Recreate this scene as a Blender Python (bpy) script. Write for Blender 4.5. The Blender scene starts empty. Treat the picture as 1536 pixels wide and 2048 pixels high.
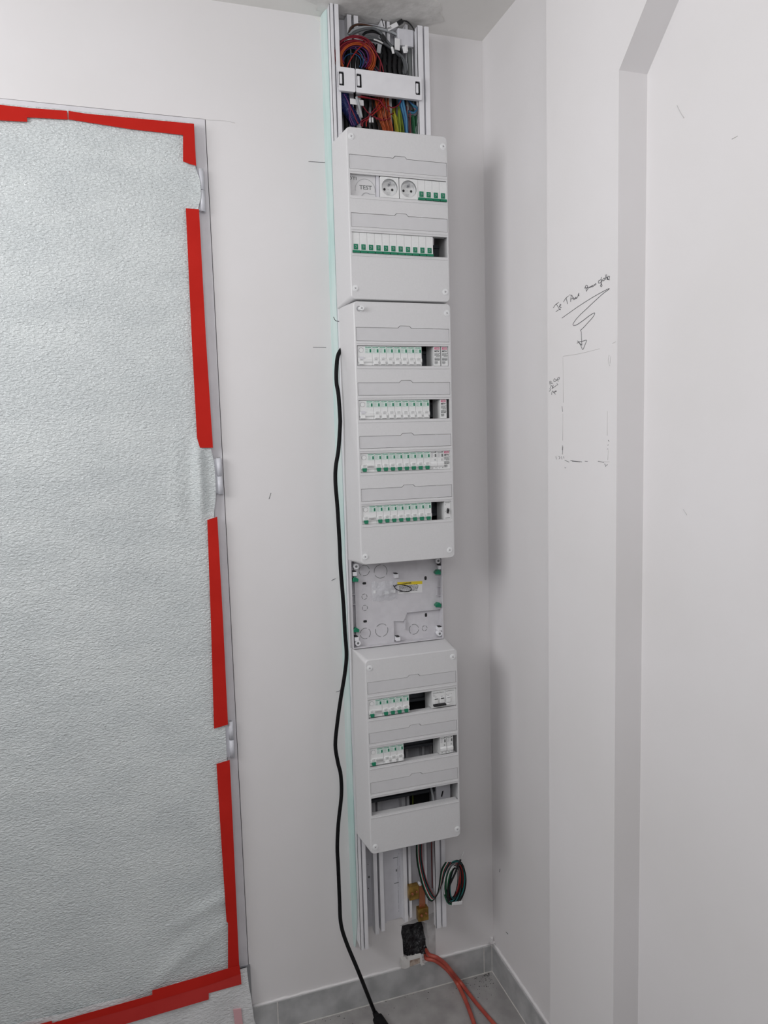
import bpy, bmesh, math, random
from mathutils import Vector, Matrix
from mathutils.geometry import tessellate_polygon
sc = bpy.context.scene
COL = sc.collection
PI = math.pi
random.seed(7)

# ------------------------------------------------------------------ camera
CAMP = Vector((-0.8468433, -1.7493916, 1.5355165))
FPX = 1435.33
_y, _t, _r = 0.3061872, -0.1048450, -0.0279393
_F = Vector((math.sin(_y)*math.cos(_t), math.cos(_y)*math.cos(_t), math.sin(_t)))
_R0 = Vector((math.cos(_y), -math.sin(_y), 0)); _U0 = _R0.cross(_F)
_R = _R0*math.cos(_r) + _U0*math.sin(_r); _U = -_R0*math.sin(_r) + _U0*math.cos(_r)
cam = bpy.data.cameras.new('camera'); camo = bpy.data.objects.new('camera', cam); COL.objects.link(camo)
camo.matrix_world = Matrix(((_R.x, _U.x, -_F.x, CAMP.x), (_R.y, _U.y, -_F.y, CAMP.y), (_R.z, _U.z, -_F.z, CAMP.z), (0, 0, 0, 1)))
cam.sensor_fit = 'HORIZONTAL'; cam.sensor_width = 36; cam.lens = 36*FPX/1536; cam.clip_start = .02
sc.camera = camo

# ------------------------------------------------------------------ light
sc.view_settings.view_transform = 'Standard'; sc.view_settings.look = 'None'
sc.view_settings.gamma = 1; sc.view_settings.use_curve_mapping = False
sc.view_settings.exposure = -0.12
w = bpy.data.worlds.new('daylight'); sc.world = w; w.use_nodes = True
w.node_tree.nodes['Background'].inputs[0].default_value = (.86, .93, 1, 1)
w.node_tree.nodes['Background'].inputs[1].default_value = 1.0
def area(name, loc, rot, sx, sy, power, col):
    l = bpy.data.lights.new(name, 'AREA'); l.shape = 'RECTANGLE'; l.size = sx; l.size_y = sy
    l.energy = power; l.color = col
    o = bpy.data.objects.new(name, l); COL.objects.link(o); o.location = loc; o.rotation_euler = rot
    return o
# daylight through the two window openings behind the photographer
WIN_A = (-1.65, -.65, 1.78, 2.45)   # opening in wall_front: x0,x1,z0,z1
area('window_daylight_rear', (-1.15, -2.38, 2.12), (PI/2, 0, 0), .95, .62, 9.8, (1, .98, .985))
WIN_B = (-1.72, -.52, 1.66, 2.46)      # opening in wall_left: y0,y1,z0,z1
area('window_daylight_side', (-2.18, -1.12, 2.06), (PI/2, 0, -PI/2), 1.1, .74, 20.5, (1, .985, .99))

# ------------------------------------------------------------------ measuring helpers
def _ray(px, py): return _R*((px-768)/FPX) - _U*((py-1024)/FPX) + _F
def oy(px, py, Y): d = _ray(px, py); return CAMP + d*((Y-CAMP.y)/d.y)
def ox(px, py, X): d = _ray(px, py); return CAMP + d*((X-CAMP.x)/d.x)
def oz(px, py, Z): d = _ray(px, py); return CAMP + d*((Z-CAMP.z)/d.z)

# ------------------------------------------------------------------ materials
def mat(name, col, rough=.5, metal=0, spec=.5, alpha=1, trans=0):
    m = bpy.data.materials.new(name); m.use_nodes = True
    b = m.node_tree.nodes['Principled BSDF']
    b.inputs['Base Color'].default_value = (*col, 1); b.inputs['Roughness'].default_value = rough
    b.inputs['Metallic'].default_value = metal; b.inputs['Specular IOR Level'].default_value = spec
    b.inputs['Alpha'].default_value = alpha; b.inputs['Transmission Weight'].default_value = trans
    return m
def noise(m, scale, a, b, lo=.35, hi=.65, bump=0, bscale=None, stretch=(1, 1, 1), dist=.002, detail=5, warp=0, rot=0, rvar=None):
    """mottle between two surface colours, with optional relief"""
    nt = m.node_tree; N = nt.nodes; L = nt.links; p = N['Principled BSDF']
    tc = N.new('ShaderNodeTexCoord'); mp = N.new('ShaderNodeMapping'); mp.inputs['Scale'].default_value = stretch; mp.inputs['Rotation'].default_value = (0, rot, 0)
    L.new(tc.outputs['Object'], mp.inputs['Vector'])
    if a is not None:
        n = N.new('ShaderNodeTexNoise'); n.inputs['Scale'].default_value = scale; n.inputs['Detail'].default_value = detail
        L.new(mp.outputs[0], n.inputs['Vector'])
        r = N.new('ShaderNodeValToRGB'); r.color_ramp.elements[0].position = lo; r.color_ramp.elements[1].position = hi
        r.color_ramp.elements[0].color = (*a, 1); r.color_ramp.elements[1].color = (*b, 1)
        L.new(n.outputs['Fac'], r.inputs['Fac']); L.new(r.outputs['Color'], p.inputs['Base Color'])
    if bump:
        n2 = N.new('ShaderNodeTexNoise'); n2.inputs['Scale'].default_value = bscale or scale; n2.inputs['Detail'].default_value = 3
        n2.inputs['Distortion'].default_value = warp
        L.new(mp.outputs[0], n2.inputs['Vector'])
        bm_ = N.new('ShaderNodeBump'); bm_.inputs['Strength'].default_value = bump; bm_.inputs['Distance'].default_value = dist
        if rvar:        # glossy flecks between duller ones
            n3 = N.new('ShaderNodeTexNoise'); n3.inputs['Scale'].default_value = 140; L.new(mp.outputs[0], n3.inputs['Vector'])
            r3 = N.new('ShaderNodeMapRange'); r3.inputs[1].default_value = .42; r3.inputs[2].default_value = .62
            r3.inputs[3].default_value = rvar[0]; r3.inputs[4].default_value = rvar[1]
            L.new(n3.outputs['Fac'], r3.inputs[0]); L.new(r3.outputs[0], p.inputs['Roughness'])
        L.new(n2.outputs['Fac'], bm_.inputs['Height']); L.new(bm_.outputs[0], p.inputs['Normal'])
    return m
M = {}
M['wall'] = noise(mat('wall_paint', (.78, .77, .77), .6), 3, (.765, .75, .752), (.795, .78, .788), bump=.15, bscale=60, dist=.001)
M['lowbounce'] = noise(mat('dark_unseen_wall', (.3, .3, .29), .9), 4, (.13, .13, .125), (.18, .175, .17))  # finish of the unseen walls, made dark to cut bounced light
M['ceil'] = noise(mat('ceiling_plaster', (.6, .6, .58), .8), 5, (.80, .79, .765), (.86, .85, .825), bump=.3, bscale=25)
M['patch'] = noise(mat('filler_plaster', (.5, .5, .5), .9), 30, (.66, .65, .63), (.80, .79, .77), bump=.6, bscale=60)
M['greyplast'] = noise(mat('grey_mortar', (.4, .4, .4), .9), 40, (.44, .43, .43), (.56, .55, .55), bump=.4, bscale=80)
M['floor'] = noise(mat('floor_tile', (.3, .29, .28), .45), 14, (.29, .28, .278), (.41, .40, .395), bump=.1, bscale=80, detail=9)
M['skirt'] = noise(mat('skirting_tile', (.3, .3, .31), .5), 18, (.36, .365, .37), (.52, .525, .53), bump=.15, bscale=70, detail=9)
M['grout'] = noise(mat('grout', (.7, .68, .65), .9), 60, (.6, .58, .56), (.75, .73, .7))
M['mint'] = noise(mat('mint_plasterboard', (.45, .70, .64), .8), 12, (.50, .69, .66), (.68, .77, .755), stretch=(1, 1, .3))
M['pvc'] = noise(mat('white_pvc', (.80, .80, .83), .35), 40, (.78, .78, .81), (.82, .82, .85))
M['pvcgrey'] = noise(mat('grey_white_pvc', (.66, .66, .70), .4), 40, (.64, .64, .68), (.68, .68, .72))
M['abs'] = noise(mat('enclosure_plastic', (.74, .74, .76), .32), 300, (.68, .68, .69), (.70, .70, .71), bump=.05, bscale=900, dist=.0003)
M['lens'] = noise(mat('label_holder_plastic', (.66, .66, .68), .18), 60, (.635, .635, .65), (.65, .65, .665))
M['mod'] = noise(mat('module_plastic', (.78, .79, .79), .35), 200, (.77, .78, .78), (.80, .81, .81))
M['modface'] = noise(mat('module_print_panel', (.72, .80, .77), .4), 200, (.60, .75, .69), (.68, .80, .75))
M['screw'] = noise(mat('clear_screw', (.82, .83, .84), .2), 90, (.8, .81, .82), (.85, .86, .87))
M['green'] = noise(mat('green_plastic', (.0, .19, .10), .35), 90, (.0, .17, .085), (.005, .21, .11))
M['greyprint'] = mat('grey_print', (.16, .17, .17), .6)
M['lightprint'] = mat('light_grey_print', (.38, .38, .40), .6)
M['greenprint'] = mat('green_print', (.03, .28, .17), .6)
M['black'] = mat('black_plastic', (.012, .012, .014), .4)
M['blackcord'] = noise(mat('black_rubber', (.01, .01, .011), .6, spec=.15), 90, (.005, .005, .006), (.009, .009, .010))
M['dark'] = mat('dark_plastic_and_shade', (.012, .012, .014), .7, spec=.2)  # near-black puts slot and gap shade into the colour; terminal strip too
M['pink'] = mat('pink_print', (.62, .09, .22), .5)
M['red'] = noise(mat('red_tape', (.56, .035, .02), .7, spec=.06), 8, (.50, .020, .014), (.57, .025, .018), bump=.2, bscale=30)
M['redlight'] = noise(mat('red_tape_on_film', (.62, .07, .06), .6, spec=.12), 10, (.52, .035, .03), (.57, .045, .04), bump=.2, bscale=30)
M['film'] = noise(mat('foam_film', (.70, .75, .76), .30, spec=.85), 6, (.64, .685, .695), (.72, .765, .77), bump=1.0, bscale=145, stretch=(1, 1, 2.1), dist=.0042, warp=.5, rot=.75, rvar=(.42, .07))
M['bubble'] = noise(mat('foam_film_lower', (.76, .77, .78), .38, spec=.55), 7, (.72, .73, .74), (.78, .79, .80), bump=.9, bscale=100, stretch=(1, 1, 2), dist=.0035, warp=.5, rot=.75, rvar=(.45, .2))
M['pinkstain'] = mat('pink_stain', (.72, .42, .45), .5)
M['metalw'] = noise(mat('painted_hinge_metal', (.66, .67, .72), .35), 50, (.64, .65, .70), (.68, .69, .74))
M['frame'] = noise(mat('primed_frame', (.70, .69, .72), .45), 20, (.68, .67, .70), (.73, .72, .75))
M['steel'] = mat('galvanised_steel', (.42, .43, .45), .4, metal=.9)
M['rail'] = mat('shaded_rail_steel', (.06, .065, .075), .45, metal=.5)  # rail steel blackened, the enclosures' inner shade put into its colour
M['tray'] = noise(mat('tray_plastic', (.62, .61, .64), .4), 60, (.60, .59, .62), (.64, .63, .66))
M['foam'] = noise(mat('black_expanding_foam', (.01, .01, .012), .35), 30, (.006, .006, .008), (.03, .03, .034), bump=1, bscale=45, dist=.02)
M['conduit'] = noise(mat('orange_red_conduit', (.4, .08, .05), .4), 30, (.38, .060, .045), (.50, .10, .065))
M['brass'] = noise(mat('brass', (.42, .25, .06), .42, metal=.9), 55, (.20, .12, .03), (.50, .31, .08), bump=.3, bscale=90)
M['copper'] = mat('copper', (.50, .20, .11), .45, metal=.8)
M['card'] = noise(mat('torn_cardboard', (.5, .4, .34), .9), 90, (.36, .27, .22), (.62, .53, .46))
M['pencil'] = mat('pencil_graphite', (.10, .10, .11), .6)
M['pencillight'] = mat('faint_pencil', (.60, .59, .59), .7)
M['paper'] = mat('white_paper', (.78, .78, .79), .7)
M['yellow'] = mat('yellow_sticker', (.80, .62, .03), .5)
M['bag'] = noise(mat('clear_bag', (.85, .86, .9), .18, alpha=.42), None or 1, None, None, bump=1, bscale=70, dist=.006)
M['corr'] = mat('dark_blue_conduit', (.01, .02, .12), .4)
M['debris'] = mat('debris', (.06, .06, .06), .8)
for n, c in dict(crimson=(.28, .012, .03), wred=(.42, .02, .015), orange=(.55, .10, .02), purple=(.12, .03, .16), grey=(.17, .18, .19),
                 greyl=(.42, .44, .46), blue=(.03, .13, .32), lblue=(.08, .28, .48), teal=(.02, .20, .20), wgreen=(.015, .15, .06),
                 wyellow=(.50, .46, .03), wgy=(.30, .40, .04), wblack=(.012, .012, .014), brown=(.10, .04, .02), wwhite=(.7, .7, .7), pinkw=(.42, .12, .13)).items():
    M['w_'+n] = mat('wire_'+n, tuple(q*.62 for q in c) if n not in ('wwhite', 'greyl') else tuple(q*.85 for q in c), .5, spec=.3)

# ------------------------------------------------------------------ mesh helpers
class MB:
    def __init__(s): s.v = []; s.f = []; s.sm = []
    def add(s, vs, fs, smooth=False):
        o = len(s.v); s.v += [tuple(v) for v in vs]
        for f in fs: s.f.append([i+o for i in f]); s.sm.append(smooth)
        return s
    def box(s, x0, x1, y0, y1, z0, z1):
        return s.add([(x, y, z) for z in (z0, z1) for y in (y0, y1) for x in (x0, x1)],
                     [(0, 2, 3, 1), (4, 5, 7, 6), (0, 1, 5, 4), (2, 6, 7, 3), (0, 4, 6, 2), (1, 3, 7, 5)])
    def rbox(s, x0, x1, y0, y1, z0, z1, c):
        """box whose front (-Y) edges are chamfered by c"""
        a = [(x0, y1, z0), (x1, y1, z0), (x1, y1, z1), (x0, y1, z1)]
        b = [(x0, y0+c, z0), (x1, y0+c, z0), (x1, y0+c, z1), (x0, y0+c, z1)]
        d = [(x0+c, y0, z0+c), (x1-c, y0, z0+c), (x1-c, y0, z1-c), (x0+c, y0, z1-c)]
        return s.loops([a, b, d], cap=True)
    def loops(s, L, cap=True, smooth=False, closed=True):
        n = len(L[0]); vs = [p for l in L for p in l]; fs = []
        for k in range(len(L)-1):
            for i in range(n if closed else n-1):
                j = (i+1) % n; fs.append((k*n+i, k*n+j, (k+1)*n+j, (k+1)*n+i))
        s.add(vs, fs, smooth)
        if cap:
            s.poly(L[0][::-1]); s.poly(L[-1])
        return s
    def poly(s, pts, holes=()):
        ls = [[Vector(p) for p in pts]] + [[Vector(p) for p in h] for h in holes]
        t = tessellate_polygon(ls); fl = [p for l in ls for p in l]
        return s.add(fl, [tuple(x) for x in t])
    def plate(s, pts, y0, y1, holes=()):
        """polygon in x,z given thickness between y0 (front) and y1"""
        for Y in (y0, y1): s.poly([(x, Y, z) for x, z in pts], [[(x, Y, z) for x, z in h] for h in holes])
        for l in [pts, *holes]:
            n = len(l)
            s.add([(x, Y, z) for Y in (y0, y1) for x, z in l], [(i, (i+1) % n, n+(i+1) % n, n+i) for i in range(n)])
        return s
    def platex(s, pts, x0, x1, holes=()):
        """polygon in y,z given thickness between x0 and x1"""
        for X in (x0, x1): s.poly([(X, y, z) for y, z in pts], [[(X, y, z) for y, z in h] for h in holes])
        for l in [pts, *holes]:
            n = len(l)
            s.add([(X, y, z) for X in (x0, x1) for y, z in l], [(i, (i+1) % n, n+(i+1) % n, n+i) for i in range(n)])
        return s
    def cyl(s, c, r, h, axis='y', n=24, r2=None, smooth=True):
        r2 = r if r2 is None else r2; L = []
        for k, rr in ((0, r), (1, r2)):
            l = []
            for i in range(n):
                a = 2*PI*i/n; u, v = rr*math.cos(a), rr*math.sin(a)
                p = {'y': (u, k*h, v), 'z': (u, v, k*h), 'x': (k*h, u, v)}[axis]
                l.append((c[0]+p[0], c[1]+p[1], c[2]+p[2]))
            L.append(l)
        s.loops(L, cap=False, smooth=smooth); s.poly(L[0][::-1]); s.poly(L[1]); return s
    def ring(s, c, r0, r1, y0, y1, n=32, a0=0, a1=2*PI):
        L = []; full = abs(a1-a0) > 6.28; m = n if full else n+1
        for i in range(m):
            a = a0+(a1-a0)*i/n; ca, sa = math.cos(a), math.sin(a)
            L.append([(c[0]+r*ca, y, c[1]+r*sa) for r, y in ((r0, y0), (r1, y0), (r1, y1), (r0, y1))])
        if full: L.append(L[0])
        return s.loops(L, cap=not full)
    def tube(s, pts, r, n=8, sub=4, cap=True, r_end=None, flat=None):
        P = [Vector(p) for p in pts]
        if sub > 1 and len(P) > 2:
            Q = []
            E = [P[0]*2-P[1]] + P + [P[-1]*2-P[-2]]
            for i in range(1, len(E)-2):
                a, b, c, d = E[i-1:i+3]
                for k in range(sub):
                    t = k/sub
                    Q.append(.5*((2*b)+(c-a)*t+(2*a-5*b+4*c-d)*t*t+(3*b-a-3*c+d)*t**3))
            Q.append(P[-1]); P = Q
        L = []; up = Vector((.31, .57, .76)).normalized(); prev = None
        for i, p in enumerate(P):
            t = (P[min(i+1, len(P)-1)]-P[max(i-1, 0)])
            if t.length < 1e-9: t = Vector((0, 0, 1))
            t.normalize()
            if prev is None: u = t.cross(up); u.normalize()
            else:
                u = prev - t*prev.dot(t)
                if u.length < 1e-6: u = t.cross(up)
                u.normalize()
            prev = u; v = t.cross(u)
            rr = r if r_end is None else r+(r_end-r)*i/(len(P)-1)
            L.append([tuple(p+u*(rr*math.cos(2*PI*k/n))+v*(rr*math.sin(2*PI*k/n))) for k in range(n)])
        return s.loops(L, cap=cap, smooth=True)
    def build(s, name, m, parent=None, loc=None):
        me = bpy.data.meshes.new(name)
        off = Vector(ORG[parent.name]) if parent is not None else Vector((0, 0, 0))
        if loc is not None: off = Vector(loc)
        me.from_pydata([tuple(Vector(v)-off) for v in s.v], [], s.f); me.update()
        me.polygons.foreach_set('use_smooth', s.sm[:len(me.polygons)])
        bm = bmesh.new(); bm.from_mesh(me); bmesh.ops.remove_doubles(bm, verts=bm.verts, dist=1e-6)
        bmesh.ops.recalc_face_normals(bm, faces=bm.faces); bm.to_mesh(me); bm.free()
        me.materials.append(M[m] if isinstance(m, str) else m)
        o = bpy.data.objects.new(name, me); COL.objects.link(o)
        if parent is not None: o.parent = parent; ORG[o.name] = tuple(off)
        else:
            if loc is not None: o.location = loc
            ORG[o.name] = tuple(loc) if loc is not None else (0, 0, 0)
        return o
ORG = {}
def tag(o, label, cat=None, group=None, kind=None):
    if label: o['label'] = label
    if cat: o['category'] = cat
    if group: o['group'] = group
    if kind: o['kind'] = kind
    return o
def thing(name, loc, label, cat, group=None):
    o = bpy.data.objects.new(name, None); o.empty_display_size = .02; COL.objects.link(o); o.location = loc
    ORG[o.name] = tuple(loc); return tag(o, label, cat, group)
def struct(o, label=None):
    o['kind'] = 'structure'
    if label: o['label'] = label
    return o
def dup(root, loc, label=None, group=None):
    r = root.copy(); COL.objects.link(r); r.location = loc
    if label: r['label'] = label
    if group: r['group'] = group
    for ch in list(root.children):
        c = ch.copy(); COL.objects.link(c); c.parent = r
        for g in ch.children:
            d = g.copy(); COL.objects.link(d); d.parent = c
    ORG[r.name] = tuple(loc)
    return r
_tc = {}
def text_add(mb, txt, x, y, z, size, width=None, bold=0, depth=.0002, slant=0, rot=0):
    """raised lettering facing -Y; (x,z) is the left end of its base line"""
    key = (txt, bold)
    if key not in _tc:
        cu = bpy.data.curves.new('lettering', 'FONT'); cu.body = txt; cu.size = 1; cu.offset = bold; cu.resolution_u = 2
        o = bpy.data.objects.new('lettering_source', cu); COL.objects.link(o)
        bpy.context.view_layer.update()
        me = o.evaluated_get(bpy.context.evaluated_depsgraph_get()).to_mesh()
        _tc[key] = ([tuple(v.co) for v in me.vertices], [tuple(p.vertices) for p in me.polygons])
        bpy.data.objects.remove(o); bpy.data.curves.remove(cu)
    vs, fs = _tc[key]
    w0 = max(v[0] for v in vs)-min(v[0] for v in vs); kx = size if width is None else width/w0
    m0 = min(v[0] for v in vs); out = []
    for v in vs:
        a, b = (v[0]-m0)*kx+slant*v[1]*size, v[1]*size
        out.append((x+a*math.cos(rot)-b*math.sin(rot), y-depth, z+a*math.sin(rot)+b*math.cos(rot)))
    mb.add(out, fs); return mb
def rrect(x0, x1, z0, z1, r, n=5):
    p = []
    for cx, cz, a in ((x1-r, z1-r, 0), (x0+r, z1-r, 90), (x0+r, z0+r, 180), (x1-r, z0+r, 270)):
        for i in range(n+1):
            t = math.radians(a+90*i/n); p.append((cx+r*math.cos(t), cz+r*math.sin(t)))
    return p
def rect(x0, x1, z0, z1): return [(x0, z0), (x1, z0), (x1, z1), (x0, z1)]
def bev(o, wd, seg=2):
    m = o.modifiers.new('bevel', 'BEVEL'); m.width = wd; m.segments = seg; m.limit_method = 'ANGLE'; m.angle_limit = math.radians(40); return o

# ------------------------------------------------------------------ the setting
H = 2.5194; XL = -2.2; YF = -2.4
hole_px = [(804, 1851), (815, 1848), (827, 1847), (835, 1843.5), (845, 1843), (853.5, 1847), (854, 1860), (857, 1880), (857, 1900), (860, 1911),
           (850, 1914), (845, 1916), (838, 1914), (828, 1918), (808, 1918), (806, 1900), (805, 1880), (802, 1866)]
hole = [(oy(a, b, 0).x, oy(a, b, 0).z) for a, b in hole_px]
DX0, DX1, DZ = -1.66, -.6936, 2.262
wb = MB().plate([(XL, -.02), (DX0, -.02), (DX0, DZ), (DX1+.0012, DZ+.0008), (DX1+.0012, -.02), (.02, -.02), (.02, H), (XL, H)][::1], 0, .09, [hole])
wall_back = struct(wb.build('wall_back', 'wall'))
struct(MB().box(0, .09, YF, .0, -.02, H).build('wall_right', 'wall'))
# boxed-out pier on the right wall, its free corner cut at 45 degrees
Y1, Y2, ZC = -.4085, -.6455, 2.1435
ztop = H; ycut = Y2-(ztop-ZC)*(.0740/.0745)
struct(MB().platex([(Y1, 0), (Y2, 0), (Y2, ZC), (ycut, ztop), (Y1, ztop)], -.057, 0).build('wall_pier', 'wall'))
struct(MB().plate([(XL, -.02), (.09, -.02), (.09, H), (XL, H)], YF-.09, YF, [rect(WIN_A[0], WIN_A[1], WIN_A[2], WIN_A[3])]).build('wall_front', 'lowbounce'))
struct(MB().platex([(YF, -.02), (.0, -.02), (.0, H), (YF, H)], XL-.09, XL, [rect(WIN_B[0], WIN_B[1], WIN_B[2], WIN_B[3])]).build('wall_left', 'lowbounce'))
ceiling = struct(MB().box(XL-.09, .09, YF-.09, .09, H, H+.06).build('ceiling', 'ceil'))
struct(MB().box(XL-.09, .09, YF-.09, .09, -.06, 0).build('floor', 'floor'))
# window frames
for i, (a0, a1, z0, z1, ax) in enumerate(((*WIN_A, 'y'), (*WIN_B, 'x'))):
    m = MB(); t = .045
    rs = [(a0, a0+t, z0, z1), (a1-t, a1, z0, z1), (a0+t, a1-t, z0, z0+t), (a0+t, a1-t, z1-t, z1), ((a0+a1)/2-.02, (a0+a1)/2+.02, z0+t, z1-t)]
    for (p, q, r_, s_) in rs:
        if ax == 'y': m.box(p, q, YF-.075, YF-.03, r_, s_)
        else: m.box(XL-.075, XL-.03, p, q, r_, s_)
    struct(m.build('window_%d' % (i+1), 'frame'))

# plaster filler smeared where the trunking meets the ceiling
m = MB(); rnd = random.Random(3)
pts = []
for i in range(26):
    a = 2*PI*i/26; k = .82+.3*rnd.random()
    pts.append((-.29+.17*k*math.cos(a), -.075+.07*k*math.sin(a)))
m.poly([(x, y, H-.0015) for x, y in pts]); n0 = len(pts)
m.add([(x, y, z) for z in (H-.0015, H+.001) for x, y in pts], [(i, (i+1) % n0, n0+(i+1) % n0, n0+i) for i in range(n0)])
tag(m.build('filler_patch', 'patch', ceiling), 'rough darker filler patch on the ceiling above the trunking')
m = MB()   # chipped filler on the wall left of the trunking head
pp = [(628, 33), (650, 4), (658, 3), (652, 40), (648, 62), (645, 100), (638, 60), (641, 45)]
m.plate([(oy(a, b, 0).x, min(oy(a, b, 0).z, H-.002)) for a, b in pp], -.0012, .001)
tag(m.build('filler_patch', 'ceil', wall_back), 'torn plaster edge beside the top of the trunking')
# grey mortar smear round the hole
m = MB()
pp = [(799, 1852), (806, 1848), (830, 1838), (848, 1834), (866, 1825), (872, 1826), (877, 1836), (870, 1852), (871, 1908), (860, 1912), (857, 1900), (857, 1880), (854, 1860), (853.5, 1847), (845, 1843), (835, 1843.5), (827, 1847), (815, 1848), (804, 1851)]
m.plate([(oy(a, b, 0).x, oy(a, b, 0).z) for a, b in pp], -.0008, .001)
tag(m.build('mortar_patch', 'greyplast', wall_back), 'grey mortar smear round the hole in the wall')
# cavity behind the hole, filled with black foam
m = MB(); n = 15; rnd = random.Random(5)
hx = [p[0] for p in hole]; hz = [p[1] for p in hole]; x0, x1, z0, z1 = min(hx)-.006, max(hx)+.006, min(hz)-.006, max(hz)+.006
G = [[(x0+(x1-x0)*i/n, .004+.030*min(1, j/9)+.012*rnd.random(), z0+(z1-z0)*j/n) for i in range(n+1)] for j in range(n+1)]
m.loops(G, cap=False, smooth=True, closed=False)
m.box(x0-.01, x0, .005, .088, z0-.01, z1+.01).box(x1, x1+.01, .005, .088, z0-.01, z1+.01).box(x0, x1, .005, .088, z1, z1+.01).box(x0, x1, .005, .088, z0-.01, z0)
m.box(x0-.01, x1+.01, .08, .088, z0-.01, z1+.01)
tag(m.build('foam_filling', 'foam', wall_back), 'lumpy black foam inside the hole in the wall')
# torn cardboard and mortar lip below the hole
P = lambda a, b, Y=0: (oy(a, b, Y).x, oy(a, b, Y).z)
root = thing('torn_cardboard', (P(830, 1925)[0], -.006, .12), 'scrap of torn cardboard crusted with white filler under the wall hole', 'cardboard')
m = MB().plate([P(817, 1921, -.008), P(842, 1915, -.008), P(844, 1924, -.008), P(820, 1933, -.008)], -.0085, -.002); m.build('sheet', 'card', root)
m = MB()
m.plate([P(803, 1919, -.01), P(812, 1917, -.01), P(819, 1919, -.01), P(819, 1933, -.01), P(810, 1937, -.01), P(802, 1936, -.01)], -.012, -.001)
m.plate([P(817, 1917, -.01), P(843, 1910, -.01), P(845, 1925, -.01), P(850, 1928, -.01), P(843, 1931, -.01), P(840, 1927, -.01), P(840, 1915, -.01), P(818, 1921, -.01)], -.011, -.002)
m.build('filler_crust', 'patch', root)

# skirting tiles and grout
bb = struct(MB().box(-.692, -.010, -.010, 0, .0015, .0795).build('baseboard_back', 'skirt'))
m = MB()
xj = oy(556, 2035, -.01).x; m.box(xj-.0012, xj+.0012, -.0104, -.0098, .0015, .0797)
xj = oy(968, 1915, -.01).x; m.box(xj-.001, xj+.001, -.0104, -.0098, .0015, .0797)
m.box(-.692, -.010, -.0115, -.009, .0, .0022); m.build('grout_joint', 'grout', bb)
m = MB(); L = []
for i in range(41):
    x = -.69+.68*i/40; a = .0012+.0008*math.sin(i*1.7)+.0006*math.sin(i*4.1)
    L.append([(x, .0005, .0790), (x, -.0075-.4*a, .0795), (x, -.003, .0798+a), (x, .0005, .0806+a*1.5)])
m.loops(L, smooth=True); tag(m.build('caulk_bead', 'wall', bb), 'uneven off-white filler bead along the top of the skirting')
br = struct(MB().box(-.010, 0, Y1+.0005, -.0, .0015, .0795).build('baseboard_right', 'skirt'))
m = MB().box(-.0115, -.0095, Y1, -.010, 0, .0022); m.box(-.0112, -.0095, -.0112, -.0095, 0, .08); m.build('grout_joint', 'grout', br)
m = MB().loops([[(.0005, -.01-(.398*i/20), .079), (-.0075, -.01-(.398*i/20), .0795), (-.003, -.01-(.398*i/20), .083+.001*math.sin(i*2.2)), (.0005, -.01-(.398*i/20), .085)] for i in range(21)], smooth=True)
m.build('caulk_bead', 'wall', br)
m = MB().box(-.010, -.004, -.007, 0, .08, .098).box(-.004, 0, -.010, -.0, .08, .088); m.build('corner_stub', 'wall', br)
# grit swept into the corner
m = MB(); rnd = random.Random(11)
for i in range(230):
    k = rnd.random()**1.6
    x = -.014-.16*k*rnd.random()-.008; y = -.014-.13*k*rnd.random()
    if rnd.random() < .35: x = -.014-.62*rnd.random(); y = -.014-.05*rnd.random()**2
    r = .0006+.0016*rnd.random()**2; a = rnd.random()*PI
    m.add([(x+r*math.cos(a), y+r*math.sin(a), .0001), (x-r*math.sin(a), y+.7*r*math.cos(a), .0001), (x-r*math.cos(a), y-r*math.sin(a), .0001), (x, y, r*.9)], [(0, 1, 3), (1, 2, 3), (2, 0, 3), (0, 2, 1)])
tag(m.build('floor_grit', 'debris'), 'dark grit and crumbs scattered on the floor tiles in the corner', 'debris', kind='stuff')

# ------------------------------------------------------------------ door with frame
door = thing('door_1', (-1.19, 0, 0), None, None); door['kind'] = 'structure'
LX = -.7205; LT = 2.2455
m = MB().box(LX+.002, DX1-.0004, -.001, .06, .0, DZ-.0008).box(DX0+.002, -1.635, -.001, .06, 0, DZ-.0008).box(-1.635, LX+.002, -.001, .06, LT+.002, DZ-.0008)
m.build('frame', 'frame', door)
bev(MB().box(-1.632, LX, -.014, .03, .008, LT).build('leaf', 'frame', door), .001)
def hinge(px, pyt, pyb, px2):
    t = oy(px, pyt, -.014); b = oy(px2, pyb, -.014)
    x = (t.x+b.x)/2; zt, zb = t.z, b.z
    m = MB().cyl((x, -.013, zb), .0058, (zt-zb)*.5-.0006, 'z', 20).cyl((x, -.013, (zt+zb)/2+.0006), .0058, (zt-zb)*.5-.0006, 'z', 20)
    h = m.build('hinge', 'metalw', door)
    MB().box(x-.014, x-.004, -.0125, -.0105, zb+.002, zt-.002).build('hinge_plate', 'metalw', h)
    MB().cyl((x, -.013, zb-.001), .0035, zt-zb+.002, 'z', 12).build('hinge_pin', 'steel', h)
hinge(401, 338, 423, 406.5); hinge(435, 916, 988, 443.5); hinge(461, 1443, 1515, 465)
m = MB().box(LX+.001, DX1+.004, -.006, -.0005, .0, .196); tag(m.build('frame_foot', 'steel', door), 'grey metal foot of the frame')

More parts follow.
